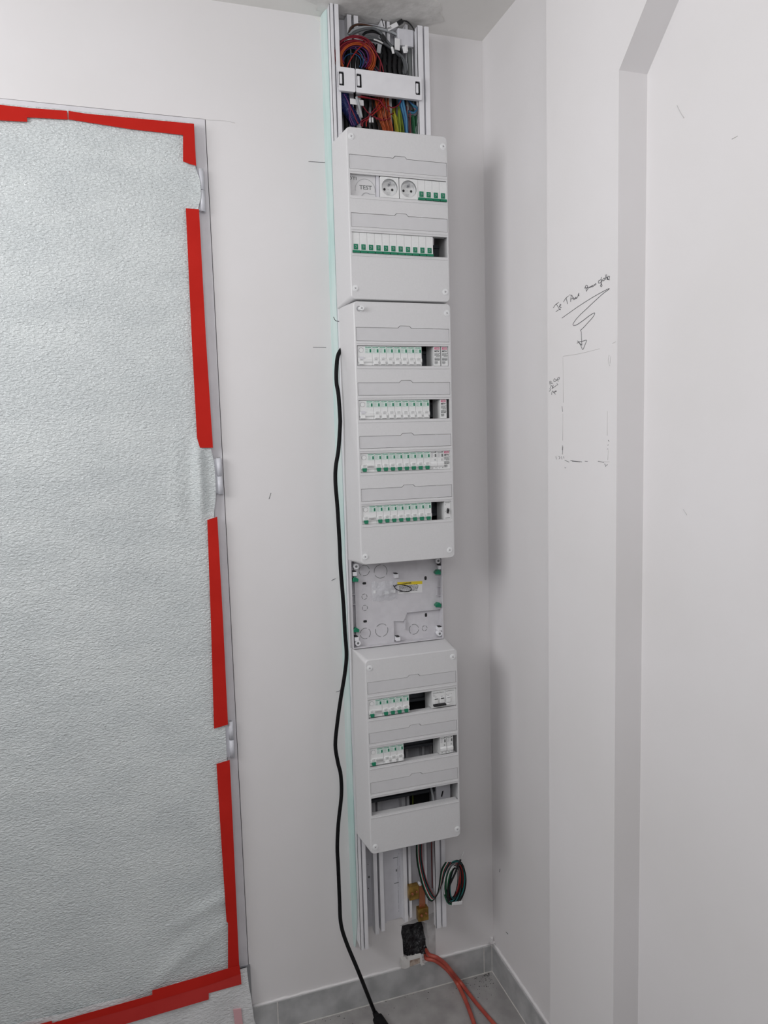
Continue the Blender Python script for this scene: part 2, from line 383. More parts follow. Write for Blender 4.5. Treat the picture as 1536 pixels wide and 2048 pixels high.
# protective foam film: a height field stuck over the leaf
rnd = random.Random(21)
hz_mid = oy(400, 960, -.018); hz_top = oy(400, 378, -.018)
def film_edge(z):
    e = LX-.0006
    for zc, h, out in ((hz_mid.z, .10, .0075), (hz_top.z, .055, .0085)):
        e += out*math.exp(-((z-zc)/h*1.6)**4)
    return e
def film_y(x, z):
    y = -.0165
    y -= .0012*math.sin(x*9+z*3)*math.cos(z*5.5-x*4) + .0006*math.sin(z*23+x*31)
    d = (x-(hz_mid.x-.002))/.022; e = (z-hz_mid.z)/.085
    y -= .014*math.exp(-d*d-e*e*e*e) * (.6+.4*math.cos((x-hz_mid.x)*140))
    d = (x-(hz_top.x+.02))/.020; e = (z-hz_top.z)/.045
    y -= .006*math.exp(-d*d-e*e*e*e)
    d = (x-(hz_mid.x-.048))/.016; e = (z-hz_mid.z+.005)/.10      # crumpled rim left of the hinge bulge
    y -= .0028*math.exp(-d*d-e**4)*(1+math.sin(z*430+x*260)+.6*math.sin(z*240-x*500))
    d = (x-(hz_mid.x-.010))/.010
    y -= .0012*math.exp(-d*d-e**4)*math.sin(z*300+x*700)
    # drape folds by the lower right corner
    for x0, z0, k, am in ((-.76, .40, 1.15, .005), (-.80, .30, 1.0, .004), (-.84, .30, .8, .003)):
        t = (x-x0)*math.cos(k)+(z-z0)*math.sin(k)*-1; u = (x-x0)*math.sin(k)+(z-z0)*math.cos(k)
        y -= am*math.exp(-(t/.018)**2)*math.exp(-(u/.13)**2)
    return y
m = MB(); NX, NZ = 110, 420; L = []
for j in range(NZ+1):
    z = .165+(LT-.165)*j/NZ; xe = film_edge(z); row = []
    for i in range(NX+1):
        t = i/NX; x = -1.632+(xe+1.632)*(1-(1-t)**1.7); row.append((x, film_y(x, z), z))
    row.append((xe, -.0148, z)); L.append(row)
m.loops(L, cap=False, smooth=True, closed=False)
o = m.build('protective_film', 'film'); tag(o, 'glittery grey-white foam film stretched over the whole door leaf', 'protective film')
# lower film over the door foot
m = MB(); L = []
for j in range(61):
    z = -.0+.205*j/60; xe = -.6905+.0022*math.sin(z*34)+.012*(.06-min(z, .06))/.06 - .010*max(0, (z-.12)/.08); row = []
    for i in range(91):
        x = -1.632+(xe+1.632)*(1-(1-i/90)**1.8)
        row.append((x, -.0195-.003*math.sin(x*17+z*9)-.0016*math.sin(x*49-z*30)-.05*max(0, .05-z), max(z, .002)))
    row.append((xe, -.0075, max(z, .002))); L.append(row)
m.loops(L, cap=False, smooth=True, closed=False)
o = m.build('floor_film', 'bubble'); tag(o, 'pale foam film skirt hanging below the red tape at the door foot', 'protective film')
m = MB(); m.plate([(oy(a, b, -.024).x, oy(a, b, -.024).z) for a, b in [(466, 2018), (482, 2016), (486, 2050), (470, 2052)]], -.0262, -.0240)
tag(m.build('stain', 'pinkstain', o), 'faint pink mark')

def tape(pts, label, matn='red', Y=-.0225, th=.0006, grp=None):
    q = [P(a, b, Y) for a, b in pts]
    m = MB().plate(q, Y, Y+th); c = Vector((sum(p[0] for p in q)/len(q), Y, min(p[1] for p in q)))
    return tag(m.build('tape_strip', matn, loc=c), label, 'tape', grp)
tape([(-60, 203), (0, 209.5), (60, 216), (134, 221.5), (135.5, 239), (54, 234.5), (54, 243.5), (0, 240.5), (-60, 236)], 'left piece of red tape along the door top, up to the torn seam')
tape([(137, 221.5), (170, 227), (250, 234.5), (330, 242), (388, 247.5), (366, 270), (260, 258), (137, 238.5)], 'long piece of red tape along the door top, right of the torn seam', Y=-.0221)
tape([(388, 247.5), (390, 290), (392.5, 331.5), (380, 328), (366, 322.5), (366, 269)], 'short red tape piece at the upper right corner, above the top hinge', Y=-.0232)
tape([(371.5, 416.5), (398, 418.5), (412, 680), (426, 895.5), (400, 895.5), (394, 876), (383.5, 680)], 'long red tape strip between the top and middle hinges')
tape([(414.5, 1040), (434.5, 1033.5), (446, 1240), (456, 1449), (428, 1457.5), (422, 1250)], 'red tape strip between the middle and bottom hinges')
tape([(433, 1528), (459.5, 1520), (468, 1700), (478.5, 1935), (456, 1940), (456, 1846), (453, 1843), (443, 1690)], 'red tape strip running below the bottom hinge to the door foot', Y=-.0238)
tape([(479, 1931), (456, 1937), (304.5, 1981), (304.5, 1990), (104, 2046.5), (104, 2042), (80, 2048), (0, 2068), (-60, 2084), (-60, 2100), (0, 2086), (140, 2050), (250, 2020), (412, 1972), (481, 1948)], 'dark red tape strip along the foot of the door film', Y=-.0262)
tape([(481, 1944), (483, 1968.5), (417.5, 1986.5), (417.5, 1999), (251.6, 2048), (140, 2080), (-60, 2134), (-60, 2098), (0, 2084), (140, 2048), (250, 2018), (412, 1970)], 'lighter red tape strip overlapping the lower film', 'redlight', Y=-.0255)

# ------------------------------------------------------------------ plasterboard edge beside the trunking
m = MB(); L = []
rq = random.Random(12)
for k in range(61):
    z = .175+(H-.001-.175)*k/60; t = min(1, (z-.175)/.1); d = (.034+.003*rq.random())*t+.006*(1-t); a = -.4165+.0035*(1-t)-.0008*rq.random()
    L.append([(a, .0, z), (-.4088, .0, z), (-.4088, -d, z), (-.4105, -d-.0006, z), (a+.0015, -d*.55, z)])
m.loops(L); tag(m.build('plasterboard_strip', 'mint', loc=(-.413, 0, .175)), 'narrow mint green plasterboard strip up the left side of the cable trunking', 'plasterboard')

# ------------------------------------------------------------------ cable trunking
TR = thing('cable_trunking', (-.288, 0, .19), 'tall white plastic cable trunking running from near the floor to the ceiling', 'cable trunking')
def rail(x0, x1, z0, z1, mir):
    m = MB(); w_ = x1-x0
    def bx(a, b, y0, y1):
        if mir: a, b = 1-b, 1-a
        m.box(x0+a*w_, x0+b*w_, y0, y1, z0, z1)
    bx(0, .10, -.060, -.001); bx(0.0, .34, -.0605, -.055); bx(.30, .38, -.060, -.046); bx(.38, .56, -.049, -.046)
    bx(.54, .62, -.060, -.046); bx(.58, 1.0, -.0605, -.0555); bx(.93, 1.0, -.060, -.040)
    return m
rail(-.4085, -.3885, .2035, H-.001, False).build('side_rail', 'pvc', TR)
rail(-.1965, -.1680, .2120, H-.020, True).build('side_rail', 'pvc', TR)
MB().box(-.4070, -.3200, -.004, -.0005, .222, H-.002).box(-.3200, -.2640, -.004, -.0005, .226, H-.002).build('back_plate', 'pvcgrey', TR)
MB().box(-.2600, -.1700, -.004, -.0005, .255, H-.002).build('back_plate', 'pvcgrey', TR)
for a, b, d, z0 in ((-.3605, -.3500, .030, .215), (-.3440, -.3335, .030, .220), (-.2765, -.2660, .026, .228), (-.2610, -.2540, .026, .236), (-.2150, -.2085, .026, .245)):
    m = MB().box(a, a+.002, -d, -.003, z0, H-.003).box(b-.002, b, -d, -.003, z0, H-.003).box(a, b, -d-.001, -d+.001, z0, H-.003)
    m.build('divider_fin', 'pvc', TR)
for px, py, w_, h in ((791, 1715.5, .013, .0016), (793, 1766, .013, .0016), (793, 1741, .0035, .006), (851, 1702, .005, .001), (853, 1751, .004, .001)):
    p = oy(px, py, -.0045); MB().box(p.x-w_/2, p.x+w_/2, -.0046, -.0039, p.z-h/2, p.z+h/2).build('slot_mark', 'greyprint', TR)
for px, py, r in ((738, 1754, .0028), (849, 1727, .003), (737, 1777, .0012), (736, 1729, .001)):
    p = oy(px, py, -.0045); MB().cyl((p.x, -.0052, p.z), r, .002, 'y', 14).build('fixing_screw', 'greyprint', TR)
for k in range(5): MB().box(-.3120, -.2990, -.0046, -.0039, .60+.05*k, .6016+.05*k).build('slot_mark', 'greyprint', TR)
m = MB(); rnd = random.Random(8)
for k in range(60):
    z = .245+.0027*k
    if rnd.random() < .85: m.box(-.2850, -.2838, -.0044, -.0039, z, z+.0012+.001*rnd.random())
    if k < 26 and rnd.random() < .8: m.box(-.2805, -.2797, -.0044, -.0039, z+.10, z+.1012)
tag(m.build('printed_text', 'lightprint', TR), 'tiny vertical print')
# grey-white junction box and tube high in the trunking
JB = thing('junction_box', (oy(822, 75, -.03).x, -.02, oy(822, 90, -.03).z), 'small grey-white junction box high in the right of the trunking', 'junction box')
a, b = P(795, 56, -.04), P(827, 95, -.04)
bev(MB().box(a[0], b[0], -.042, -.0045, b[1], min(a[1], H-.02)).build('box_body', 'pvcgrey', JB), .002)
m = MB().tube([(b[0]-.008, -.03, b[1]), (b[0]-.006, -.03, b[1]-.14), (b[0]-.006, -.03, b[1]-.24)], .006, 12); m.build('conduit_stub', 'greyprint', JB)
m = MB().tube([(b[0]-.001, -.034, b[1]), (b[0]+.001, -.034, b[1]-.24)], .0012, 8, 1); m.build('seam_rod', 'pvc', JB)

# retaining clips across the trunking
def retainer(x0, x1, slots, label):
    z0, z1 = 2.3275, 2.379
    r = thing('cable_retainer', ((x0+x1)/2, -.066, z0), label, 'cable retainer', 'cable retainers')
    hs = [rrect(s, s+.0125, z0+.011, z1-.010, .002, 3) for s in slots]
    m = MB().plate(rrect(x0, x1, z0, z1, .003, 4), -.070, -.0665, hs)
    m.box(x0+.003, x1-.003, -.0665, -.058, z0+.0015, z0+.004).box(x0+.003, x1-.003, -.0665, -.058, z1-.004, z1-.0015)
    m.build('plate', 'pvc', r)
    for s, side in zip(slots, ('l', 'l', 'r') if len(slots) > 1 else ('l',)):
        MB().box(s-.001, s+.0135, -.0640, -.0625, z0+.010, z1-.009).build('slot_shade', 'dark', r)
        o_ = .002 if side == 'l' else .0055
        bev(MB().box(s+o_, s+o_+.006, -.0695, -.0640, z0+.0155, z1-.0145).build('latch', 'pvc', r), .0008)
    return r
retainer(-.3965, -.3563, [-.3950], 'short white cable retainer plate with one slotted latch, left of the long one')
r_ = retainer(-.3548, -.1925, [-.3530, -.2085], 'long white cable retainer plate with a latch at each end')

# ------------------------------------------------------------------ enclosures
YB, YFR = -.0605, -.165
def enclosure(label, x0, x1, z0, z1, rows, wx, lx, screws, group):
    R = thing('distribution_enclosure', ((x0+x1)/2, YB, z0), label, 'electrical enclosure', group)
    holes = []
    for (la, lb, wa, wb_) in rows:
        t = (lx[0]+lx[1])/2+.002
        lab = [(lx[0], la), (lx[1], la), (lx[1], lb), (t+.017, lb), (t+.012, lb+.005), (t-.010, lb+.005), (t-.015, lb), (lx[0], lb)]
        g = .0007
        holes.append([(lx[0]-g, la-g), (lx[1]+g, la-g), (lx[1]+g, lb+g), (t+.017+g, lb+g), (t+.012+g, lb+.005+g), (t-.010-g, lb+.005+g), (t-.015-g, lb+g), (lx[0]-g, lb+g)])
        holes.append(rect(wx[0], wx[1], wa, wb_))
    m = MB()
    cr = .010
    mk = lambda d, r: rrect(x0-d, x1+d, z0-d*.6, z1+d*.6, r, 6)
    back, lip, mid, edge, face = mk(.0065, .004), mk(.0060, .004), mk(.0005, cr), mk(-.0004, cr), mk(-.0022, cr-.0015)
    ring = lambda l, Y: [(x, Y, z) for x, z in l]
    m.loops([ring(back, YB), ring(lip, YB-.012), ring(mid, YFR+.004), ring(edge, YFR+.0012), ring(face, YFR)], cap=False, smooth=False)
    m.poly(ring(face, YFR), [[(x, YFR, z) for x, z in h] for h in holes])
    inn = mk(-.0026, cr-.002); binn = mk(.0040, .003)
    m.poly(ring(inn, YFR+.0025), [[(x, YFR+.0025, z) for x, z in h] for h in holes])
    m.loops([ring(inn, YFR+.0025), ring(binn, YB)], cap=False); m.loops([ring(back, YB), ring(binn, YB)], cap=False)
    for h in holes:
        n = len(h); m.add([(x, Y, z) for Y in (YFR, YFR+.0025) for x, z in h], [(i, (i+1) % n, n+(i+1) % n, n+i) for i in range(n)])
    for (la, lb, wa, wb_) in rows:      # moulded ridges above and below each window
        zr = (la+wb_)/2
        m.box(wx[0]-.001, wx[1]+.001, YFR-.0011, YFR+.0005, zr-.0012, zr+.0008)
        m.box(wx[0]-.001, wx[1]+.001, YFR-.0009, YFR+.0005, wa-.0062, wa-.0048)
        m.box(wx[0]+.0005, wx[1]-.0005, YFR+.0024, YFR+.020, wa-.0035, wa-.0018)
        m.box(wx[0]+.0005, wx[1]-.0005, YFR+.0024, YFR+.020, wb_+.0018, wb_+.0035)
    m.build('cover', 'abs', R)
    for (la, lb, wa, wb_) in rows:
        t = (lx[0]+lx[1])/2+.002
        lab = [(lx[0], la), (lx[1], la), (lx[1], lb), (t+.017, lb), (t+.012, lb+.005), (t-.010, lb+.005), (t-.015, lb), (lx[0], lb)]
        m = MB().plate(lab, YFR+.0006, YFR+.0022)
        m.box(lx[0]+.002, lx[0]+.0026, YFR+.0002, YFR+.0007, la+.002, lb-.002)
        m.build('label_holder', 'lens', R)
        zc = (wa+wb_)/2
        m = MB().box(x0+.003, x1-.003, YFR+.058, YFR+.060, zc-.0165, zc+.0165)
        for s in (-1, 1): m.box(x0+.003, x1-.003, YFR+.053, YFR+.060, zc+s*.012-.001, zc+s*.012+.001).box(x0+.003, x1-.003, YFR+.052, YFR+.0535, zc+s*.0148-.003, zc+s*.0148+.003)
        m.build('mounting_rail', 'rail', R)
    for i, (sx, sz, out) in enumerate(screws):
        m = MB().cyl((sx, YFR-.0022-out, sz), .0052, .006+out, 'y', 24).ring((sx, sz), .0052, .0072, YFR-.0008, YFR+.0008, 28)
        s = m.build('cover_screw', 'screw', R)
        a = (.3, 1.2, .9, .1)[i % 4]; m = MB()
        for b in (a, a+PI/2):
            dx, dz = .0026*math.cos(b), .0026*math.sin(b); ex, ez = .0006*math.sin(b), -.0006*math.cos(b); Y = YFR-.00235-out
            m.plate([(sx-dx-ex, sz-dz-ez), (sx+dx-ex, sz+dz-ez), (sx+dx+ex, sz+dz+ez), (sx-dx+ex, sz-dz+ez)], Y, Y+.0004)
        m.build('screw_cross', 'lightprint', s)
        if out > 0:
            MB().ring((sx-.0045, sz), .0035, .0060, YFR-.0012, YFR, 24).build('screw_hole', 'lightprint', R)
    return R
G_ENC = 'white electrical enclosures stacked on the trunking'
R1 = [(2.123, 2.152, 2.066, 2.1125), (2.000, 2.0285, 1.943, 1.9885)]
R2 = [(1.7515, 1.7805, 1.6955, 1.741), (1.630, 1.6575, 1.574, 1.619), (1.5095, 1.5365, 1.454, 1.498), (1.388, 1.416, 1.334, 1.3775)]
R3 = [(.9295, .957, .8685, .915), (.8065, .832, .748, .7945), (.681, .7085, .625, .6695)]
E1 = enclosure('white two-row electrical enclosure, topmost, with sockets and a TEST module', -.4085, -.170, 1.8425, 2.210, R1, (-.4025, -.1745), (-.4025, -.1735),
               [(-.3975, 2.1895, 0), (-.181, 2.1875, 0), (-.3985, 1.866, 0), (-.182, 1.865, 0)], G_ENC)
E2 = enclosure('long white four-row electrical enclosure in the middle of the column', -.4045, -.169, 1.240, 1.8385, R2, (-.3990, -.1765), (-.3990, -.1745),
               [(-.3870, 1.822, .006), (-.1790, 1.8170, 0), (-.395, 1.259, 0), (-.183, 1.259, 0)], G_ENC)
E3 = enclosure('white three-row electrical enclosure, lowest, with an empty bottom row', -.4035, -.167, .5275, 1.012, R3, (-.3985, -.172), (-.3985, -.1725),
               [(-.3925, .9925, 0), (-.180, .994, 0), (-.392, .5455, 0), (-.176, .548, 0)], G_ENC)

# ------------------------------------------------------------------ modules
ORD = ['first', 'second', 'third', 'fourth', 'fifth', 'sixth', 'seventh', 'eighth', 'ninth', 'tenth', 'eleventh']
YM = -.1625                      # face plane of module noses
def body_mb(w_, hz=.0222, nose=0.0):
    """side profile of a rail-mounted module: deep body with a stepped nose"""
    m = MB(); pr = [(.048, -.040), (.048, .040), (.022, .041), (.022, hz+.0004), (.0015, hz), (0, hz-.0012), (0, -.004), (-.0022, -.007), (-.0022, -.013), (0, -.016), (0, -hz+.001), (.0015, -hz), (.022, -hz), (.022, -.041)]
    g = .00025
    m.poly([(-w_/2+g, y, z) for y, z in pr]); m.poly([(w_/2-g, y, z) for y, z in pr]); n = len(pr)
    m.add([(x, y, z) for x in (-w_/2+g, w_/2-g) for y, z in pr], [(i, (i+1) % n, n+(i+1) % n, n+i) for i in range(n)])
    return m
def flat_body_mb(w_, hz=.0222):
    m = MB(); pr = [(.048, -.040), (.048, .040), (.022, .041), (.022, hz), (.0008, hz), (0, hz-.0008), (0, -hz+.0008), (.0008, -hz), (.022, -hz), (.022, -.041)]
    g = .00025; n = len(pr)
    m.poly([(-w_/2+g, y, z) for y, z in pr]); m.poly([(w_/2-g, y, z) for y, z in pr])
    m.add([(x, y, z) for x in (-w_/2+g, w_/2-g) for y, z in pr], [(i, (i+1) % n, n+(i+1) % n, n+i) for i in range(n)])
    return m
MW = .0172
def proto_breaker(kind, w_=MW):
    """kind: on = green toggle showing, off = pale toggle, plain = white without green print"""
    R = thing('circuit_breaker', (0, YM, 0), 'x', 'circuit breaker')
    o0 = (0, 0, 0); ORG[R.name] = o0
    body_mb(w_).build('housing', 'mod', R)
    x0 = w_/2-MW     # the printed head sits over the right-hand module width
    if kind != 'plain':
        MB().box(x0+.0006, w_/2-.0006, -.0003, 0, .0060, .0212).build('printed_panel', 'modface', R)
    m = MB(); pr = 'greenprint' if kind != 'plain' else 'greyprint'
    text_add(m, 'Schneider', x0+.0014, -.0003, .0178, .0030, width=.0140, bold=.035)
    m.build('maker_name', pr, R)
    m = MB()
    for k, wd in enumerate((.0062, .0050, .0066, .0046)):
        m.box(x0+.0016, x0+.0016+wd, -.0005, -.0003, .0152-.0021*k, .0158-.0021*k)
    text_add(m, 'C16' if kind != 'plain' else 'C2', x0+.0018, -.0004, .0068, .0022, width=.0048)
    m.build('small_print', 'lightprint', R)
    MB().box(w_/2-.0058, w_/2-.0022, -.0006, 0, .0078, .0150).build('status_window', 'green' if kind != 'plain' else 'greyprint', R)
    m = MB()
    for k in (0, 1, 2): m.box(w_/2-.0052, w_/2-.0028, -.0008, -.0006, .0090+.0020*k, .0096+.0020*k)
    xt = -.0004 if w_ < .02 else -w_/2+.0085
    if kind != 'plain':
        m = MB().box(xt-.0052, xt+.0052, -.0026, .001, -.0115, -.0035)
        lc = bev(m.build('toggle_collar', 'mod', R), .0006)
        m = MB(); text_add(m, 'I-ON', xt-.0030, -.0026, -.0058, .0026, width=.0060)
        m.box(xt-.0035, xt+.0035, -.0028, -.0026, -.0076, -.0072).box(xt-.0028, xt+.0030, -.0028, -.0026, -.0092, -.0088)
        m.build('toggle_print', 'greyprint', lc)
        m = MB(); a = .0053
        if kind == 'on':
            m.loops([[(xt-a, .0, -.0118), (xt+a, .0, -.0118), (xt+a*.85, .0, -.0205), (xt-a*.65, .0, -.0205)],
                     [(xt-a, -.0050, -.0122), (xt+a, -.0050, -.0122), (xt+a*.85, -.0058, -.0196), (xt-a*.65, -.0058, -.0196)]])
            bev(m.build('toggle', 'green', R), .0005)
        else:
            m.loops([[(xt-a, .0, -.0118), (xt+a, .0, -.0118), (xt+a, .0, -.0205), (xt-a, .0, -.0205)],
                     [(xt-a, -.0030, -.0124), (xt+a, -.0030, -.0124), (xt+a, -.0046, -.0190), (xt-a, -.0046, -.0190)]])
            bev(m.build('toggle', 'mod', R), .0008)
    else:
        m = MB().box(.002, .0052, -.0005, 0, -.0005, .0006).box(.002, .0050, -.0005, 0, .0022, .0030).box(.0045, .0058, -.0005, 0, -.0190, -.0165)
        m.box(-.005, -.0015, -.0005, 0, -.0186, -.0178).box(.0035, .0062, -.0005, 0, .0185, .0205); m.build('small_dots', 'greyprint', R)
    if w_ > .02:
        m = MB().cyl((-w_/2+.0085, -.0012, .0125), .0048, .0014, 'y', 24, r2=.0056); b_ = m.build('test_button', 'mod', R)
        MB().ring((-w_/2+.0085, .0125), .0050, .0056, -.0016, -.0010, 24, .6, 3.9).build('button_mark', 'lightprint', b_)
        if kind == 'on':
            bev(MB().box(-w_/2+.0150, w_/2-.001, -.0022, 0, -.0130, -.0035).build('blank_cap', 'mod', R), .0006)
        if kind == 'off':
            MB().plate([(-w_/2+.003, -.002), (-w_/2+.014, -.002), (-w_/2+.0155, -.0045), (-w_/2+.013, -.0085), (-w_/2+.0045, -.0085)], -.0030, -.0026).build('rating_plate', 'pvcgrey', R)
    return R
protos = {}
used = set()
def put(key, maker, x, z, label, name=None, group=None, dy=0):
    """first use places the original, later uses copy it"""
    if key not in protos:
        protos[key] = maker(); R = protos[key]; R.location = (x, YM+dy, z); R['label'] = label
        if group: R['group'] = group
        return R
    return dup(protos[key], (x, YM+dy, z), label, group)
def row_breakers(ri, encname, x0, nsing, kind, grp):
    rr = ri; zc = (rr[2]+rr[3])/2
    put('diff_'+kind, lambda: dress(proto_breaker(kind, 2*MW), 'residual_current_breaker', 'residual current breaker'), x0+MW, zc,
        'double-width residual current breaker, leftmost in the %s' % encname)
    for k in range(nsing):
        put('sing_'+kind, lambda: proto_breaker(kind, MW), x0+2*MW+MW*(k+.5), zc,
            'single breaker with %s toggle, %s after the wide one, %s' % ('green' if kind == 'on' else 'pale', ORD[k], encname), group=grp)
def dress(R, name, cat):
    R.name = name; ORG[R.name] = (0, 0, 0); R['category'] = cat; return R

row_breakers(R2[0], 'middle enclosure first row', -.3975, 7, 'off', 'pale-toggle breakers, middle enclosure')
row_breakers(R2[1], 'middle enclosure second row', -.3980, 8, 'off', 'pale-toggle breakers, middle enclosure')
row_breakers(R2[2], 'middle enclosure third row', -.3985, 8, 'on', 'green-toggle breakers, middle enclosure')
row_breakers(R2[3], 'middle enclosure fourth row', -.3985, 8, 'on', 'green-toggle breakers, middle enclosure')
row_breakers(R3[0], 'lowest enclosure first row', -.3980, 4, 'on', 'green-toggle breakers, lowest enclosure')
zc = (R3[1][2]+R3[1][3])/2
put('diff_on', None, -.3980+MW, zc, 'double-width residual current breaker, leftmost in the lowest enclosure second row')
for k in range(3):
    put('sing_off', None, -.3980+2*MW+MW*(k+.5), zc, 'single breaker with pale toggle, %s after the wide one, lowest enclosure second row' % ORD[k], group='pale-toggle breakers, lowest enclosure')
# plain white modules
mk_plain = lambda: dress(proto_breaker('plain'), 'contactor_module', 'contactor')
GPL = 'plain white modules with grey print'
put('plain', mk_plain, -.2182, (R2[2][2]+R2[2][3])/2, 'plain white module, left of the two, third row of the middle enclosure', group=GPL)
put('plain', mk_plain, -.2010, (R2[2][2]+R2[2][3])/2, 'plain white module next to the pink-topped one, third row of the middle enclosure', group=GPL)
put('plain', mk_plain, -.2085, zc, 'plain white module, left of the pair, second row of the lowest enclosure', group=GPL)
put('plain', mk_plain, -.1905, zc, 'plain white module, right of the pair, second row of the lowest enclosure', group=GPL)
# MTV relay modules
def mk_mtv():
    R = thing('relay_module', (0, 0, 0), 'x', 'relay module', 'pink-topped relay modules')
    flat_body_mb(.0168).build('housing', 'mod', R)
    m = MB().box(-.0062, .0060, -.0005, 0, .0156, .0206); b_ = m.build('pink_label', 'pink', R)
    m = MB(); text_add(m, 'YOKIS', -.0050, -.0005, .0168, .0036, width=.0100, bold=.02); m.build('label_text', 'modface', b_)
    m = MB(); text_add(m, 'MTV', -.0060, 0, .0100, .0052, width=.0120, bold=.05); m.build('model_text', 'black', R)
    m = MB(); rnd = random.Random(4)
    for k, z in enumerate((.0062, .0038, .0014, -.0010, -.0046, -.0070, -.0094, -.0130, -.0150, -.0172)):
        x = -.0062+(.004 if k == 3 else 0)
        while x < .0052-(.004 if k > 6 else 0):
            wd = .0008+.0018*rnd.random(); m.box(x, x+wd, -.0003, 0, z-.0001, z+.0013+(.0006 if k == 6 else 0)); x += wd+.0006
    m.build('small_print', 'greyprint', R)
    return R
zz = [(a[2]+a[3])/2 for a in R2]
put('mtv', mk_mtv, -.2045, zz[0], 'pink-topped MTV relay module, left of the pair in the middle enclosure first row')
put('mtv', mk_mtv, -.1855, zz[0], 'pink-topped MTV relay module, right of the pair in the middle enclosure first row')
put('mtv', mk_mtv, -.1910, zz[1], 'pink-topped MTV relay module alone in the middle enclosure second row')
put('mtv', mk_mtv, -.1850, zz[2], 'pink-topped MTV relay module ending the middle enclosure third row')
# selector switch
def mk_sel():
    R = thing('selector_switch', (0, 0, 0), 'x', 'switch')
    flat_body_mb(.0170).build('housing', 'mod', R)
    m = MB(); text_add(m, 'Schneider', -.0070, 0, .0170, .0030, width=.0135, bold=.012); m.box(-.006, -.004, -.0003, 0, .0125, .0132).box(-.006, .006, -.0003, 0, -.0195, -.0185).box(-.0062, -.004, -.0003, 0, -.0035, -.0028).box(.0040, .0055, -.0003, 0, .0020, .0035)
    m.build('small_print', 'greyprint', R)
    m = MB().plate([(-.0024, -.0075), (.0012, -.0078), (.0012, -.004), (.0030, -.003), (.0030, .0015), (.0012, .002), (.0012, .0045), (-.0010, .0048), (-.0014, .002), (-.0024, .001)], -.0045, 0)
    bev(m.build('toggle', 'black', R), .0004); return R
put('sel', mk_sel, -.1852, zz[3], 'white switch module with a black toggle, end of the middle enclosure fourth row')
# main two-pole device
def mk_main():
    R = thing('main_breaker', (0, 0, 0), 'x', 'circuit breaker'); W2 = .0640
    flat_body_mb(W2).build('housing', 'mod', R)
    m = MB(); text_add(m, 'Schneider Electric', -.029, 0, .0148, .0038, width=.0300, bold=.012); m.box(.006, .028, -.0004, 0, .0165, .0172)
    text_add(m, 'iCT', -.029, 0, .0110, .0026, width=.0040); text_add(m, '63A', -.028, 0, .0080, .0030, width=.0055)
    m.build('maker_name', 'greyprint', R)
    MB().box(.0036, .0042, -.0003, 0, -.010, .0205).build('seam', 'lightprint', R)
    for xx, c in ((-.0215, 'black'), (-.0050, 'black'), (.0120, 'lightprint')):
        b_ = bev(MB().box(xx-.0055, xx+.0055, -.0030, 0, -.0110, .0030).build('toggle_collar', 'mod', R), .001)
        MB().box(xx-.0040, xx+.0040, -.0034, -.0030, .0005, .0026).build('toggle_mark', c, b_)
    bev(MB().box(-.0290, .0030, -.0080, 0, -.0160, -.0115).build('toggle_bar', 'black', R), .0006)
    bev(MB().box(.0035, .0120, -.0075, 0, -.0155, -.0120).build('auxiliary_lever', 'mod', R), .0006)
    m = MB()
    for k in range(3): m.box(.0060+.006*k, .0090+.006*k, -.0003, 0, .0085, .0095).box(-.024+.0165*k, -.019+.0165*k, -.0003, 0, .0052, .0062)
    m.build('small_print', 'lightprint', R); return R
put('main', mk_main, -.2042, (R3[0][2]+R3[0][3])/2, 'wide white main breaker with a black toggle bar in the lowest enclosure')
# top enclosure: white breakers with green squares
W1 = .01755
def mk_isol():
    R = thing('isolator_breaker', (0, 0, 0), 'x', 'circuit breaker')
    m = MB(); pr = [(.048, -.040), (.048, .040), (.022, .041), (.022, .0226), (.0008, .0226), (0, .0218), (0, -.0215), (.0008, -.0225), (.022, -.0225), (.022, -.041)]
    g = .00025; n = len(pr)
    for x in (-W1/2+g, W1/2-g): m.poly([(x, y, z) for y, z in pr])
    m.add([(x, y, z) for x in (-W1/2+g, W1/2-g) for y, z in pr], [(i, (i+1) % n, n+(i+1) % n, n+i) for i in range(n)])
    m.build('housing', 'mod', R)
    s = MB().box(-.0050, .0050, -.0007, 0, -.0148, -.0030).build('status_square', 'green', R)
    m = MB().plate([(-.0018, -.0060), (.0022, -.0062), (.0022, -.0068), (-.0004, -.0067), (.0024, -.0088), (-.0014, -.0118), (-.0018, -.0112), (.0014, -.0088), (-.0018, -.0066)], -.0009, -.0007)
    m.build('status_symbol', 'lightprint', s)
    m = MB(); a = W1/2-.0006
    m.loops([[(-a, 0, -.0166), (a, 0, -.0166), (a, 0, -.0226), (-a, 0, -.0226)], [(-a, -.0045, -.0172), (a, -.0045, -.0172), (a, -.0058, -.0226), (-a, -.0058, -.0226)]])
    bev(m.build('toggle', 'green', R), .0006)
    return R
zt = (R1[0][2]+R1[0][3])/2; zb = (R1[1][2]+R1[1][3])/2
for k in range(4):
    put('isol', mk_isol, -.2437+W1*(k+.5), zt, 'white breaker with green square, %s from the left beside the sockets' % ORD[k], group='green-square breakers, top enclosure')
for k in range(11):
    put('isol', mk_isol, -.4022+W1*(k+.5), zb, 'white breaker with green square, %s from the left in the top enclosure lower row' % ORD[k], group='green-square breakers, top enclosure')
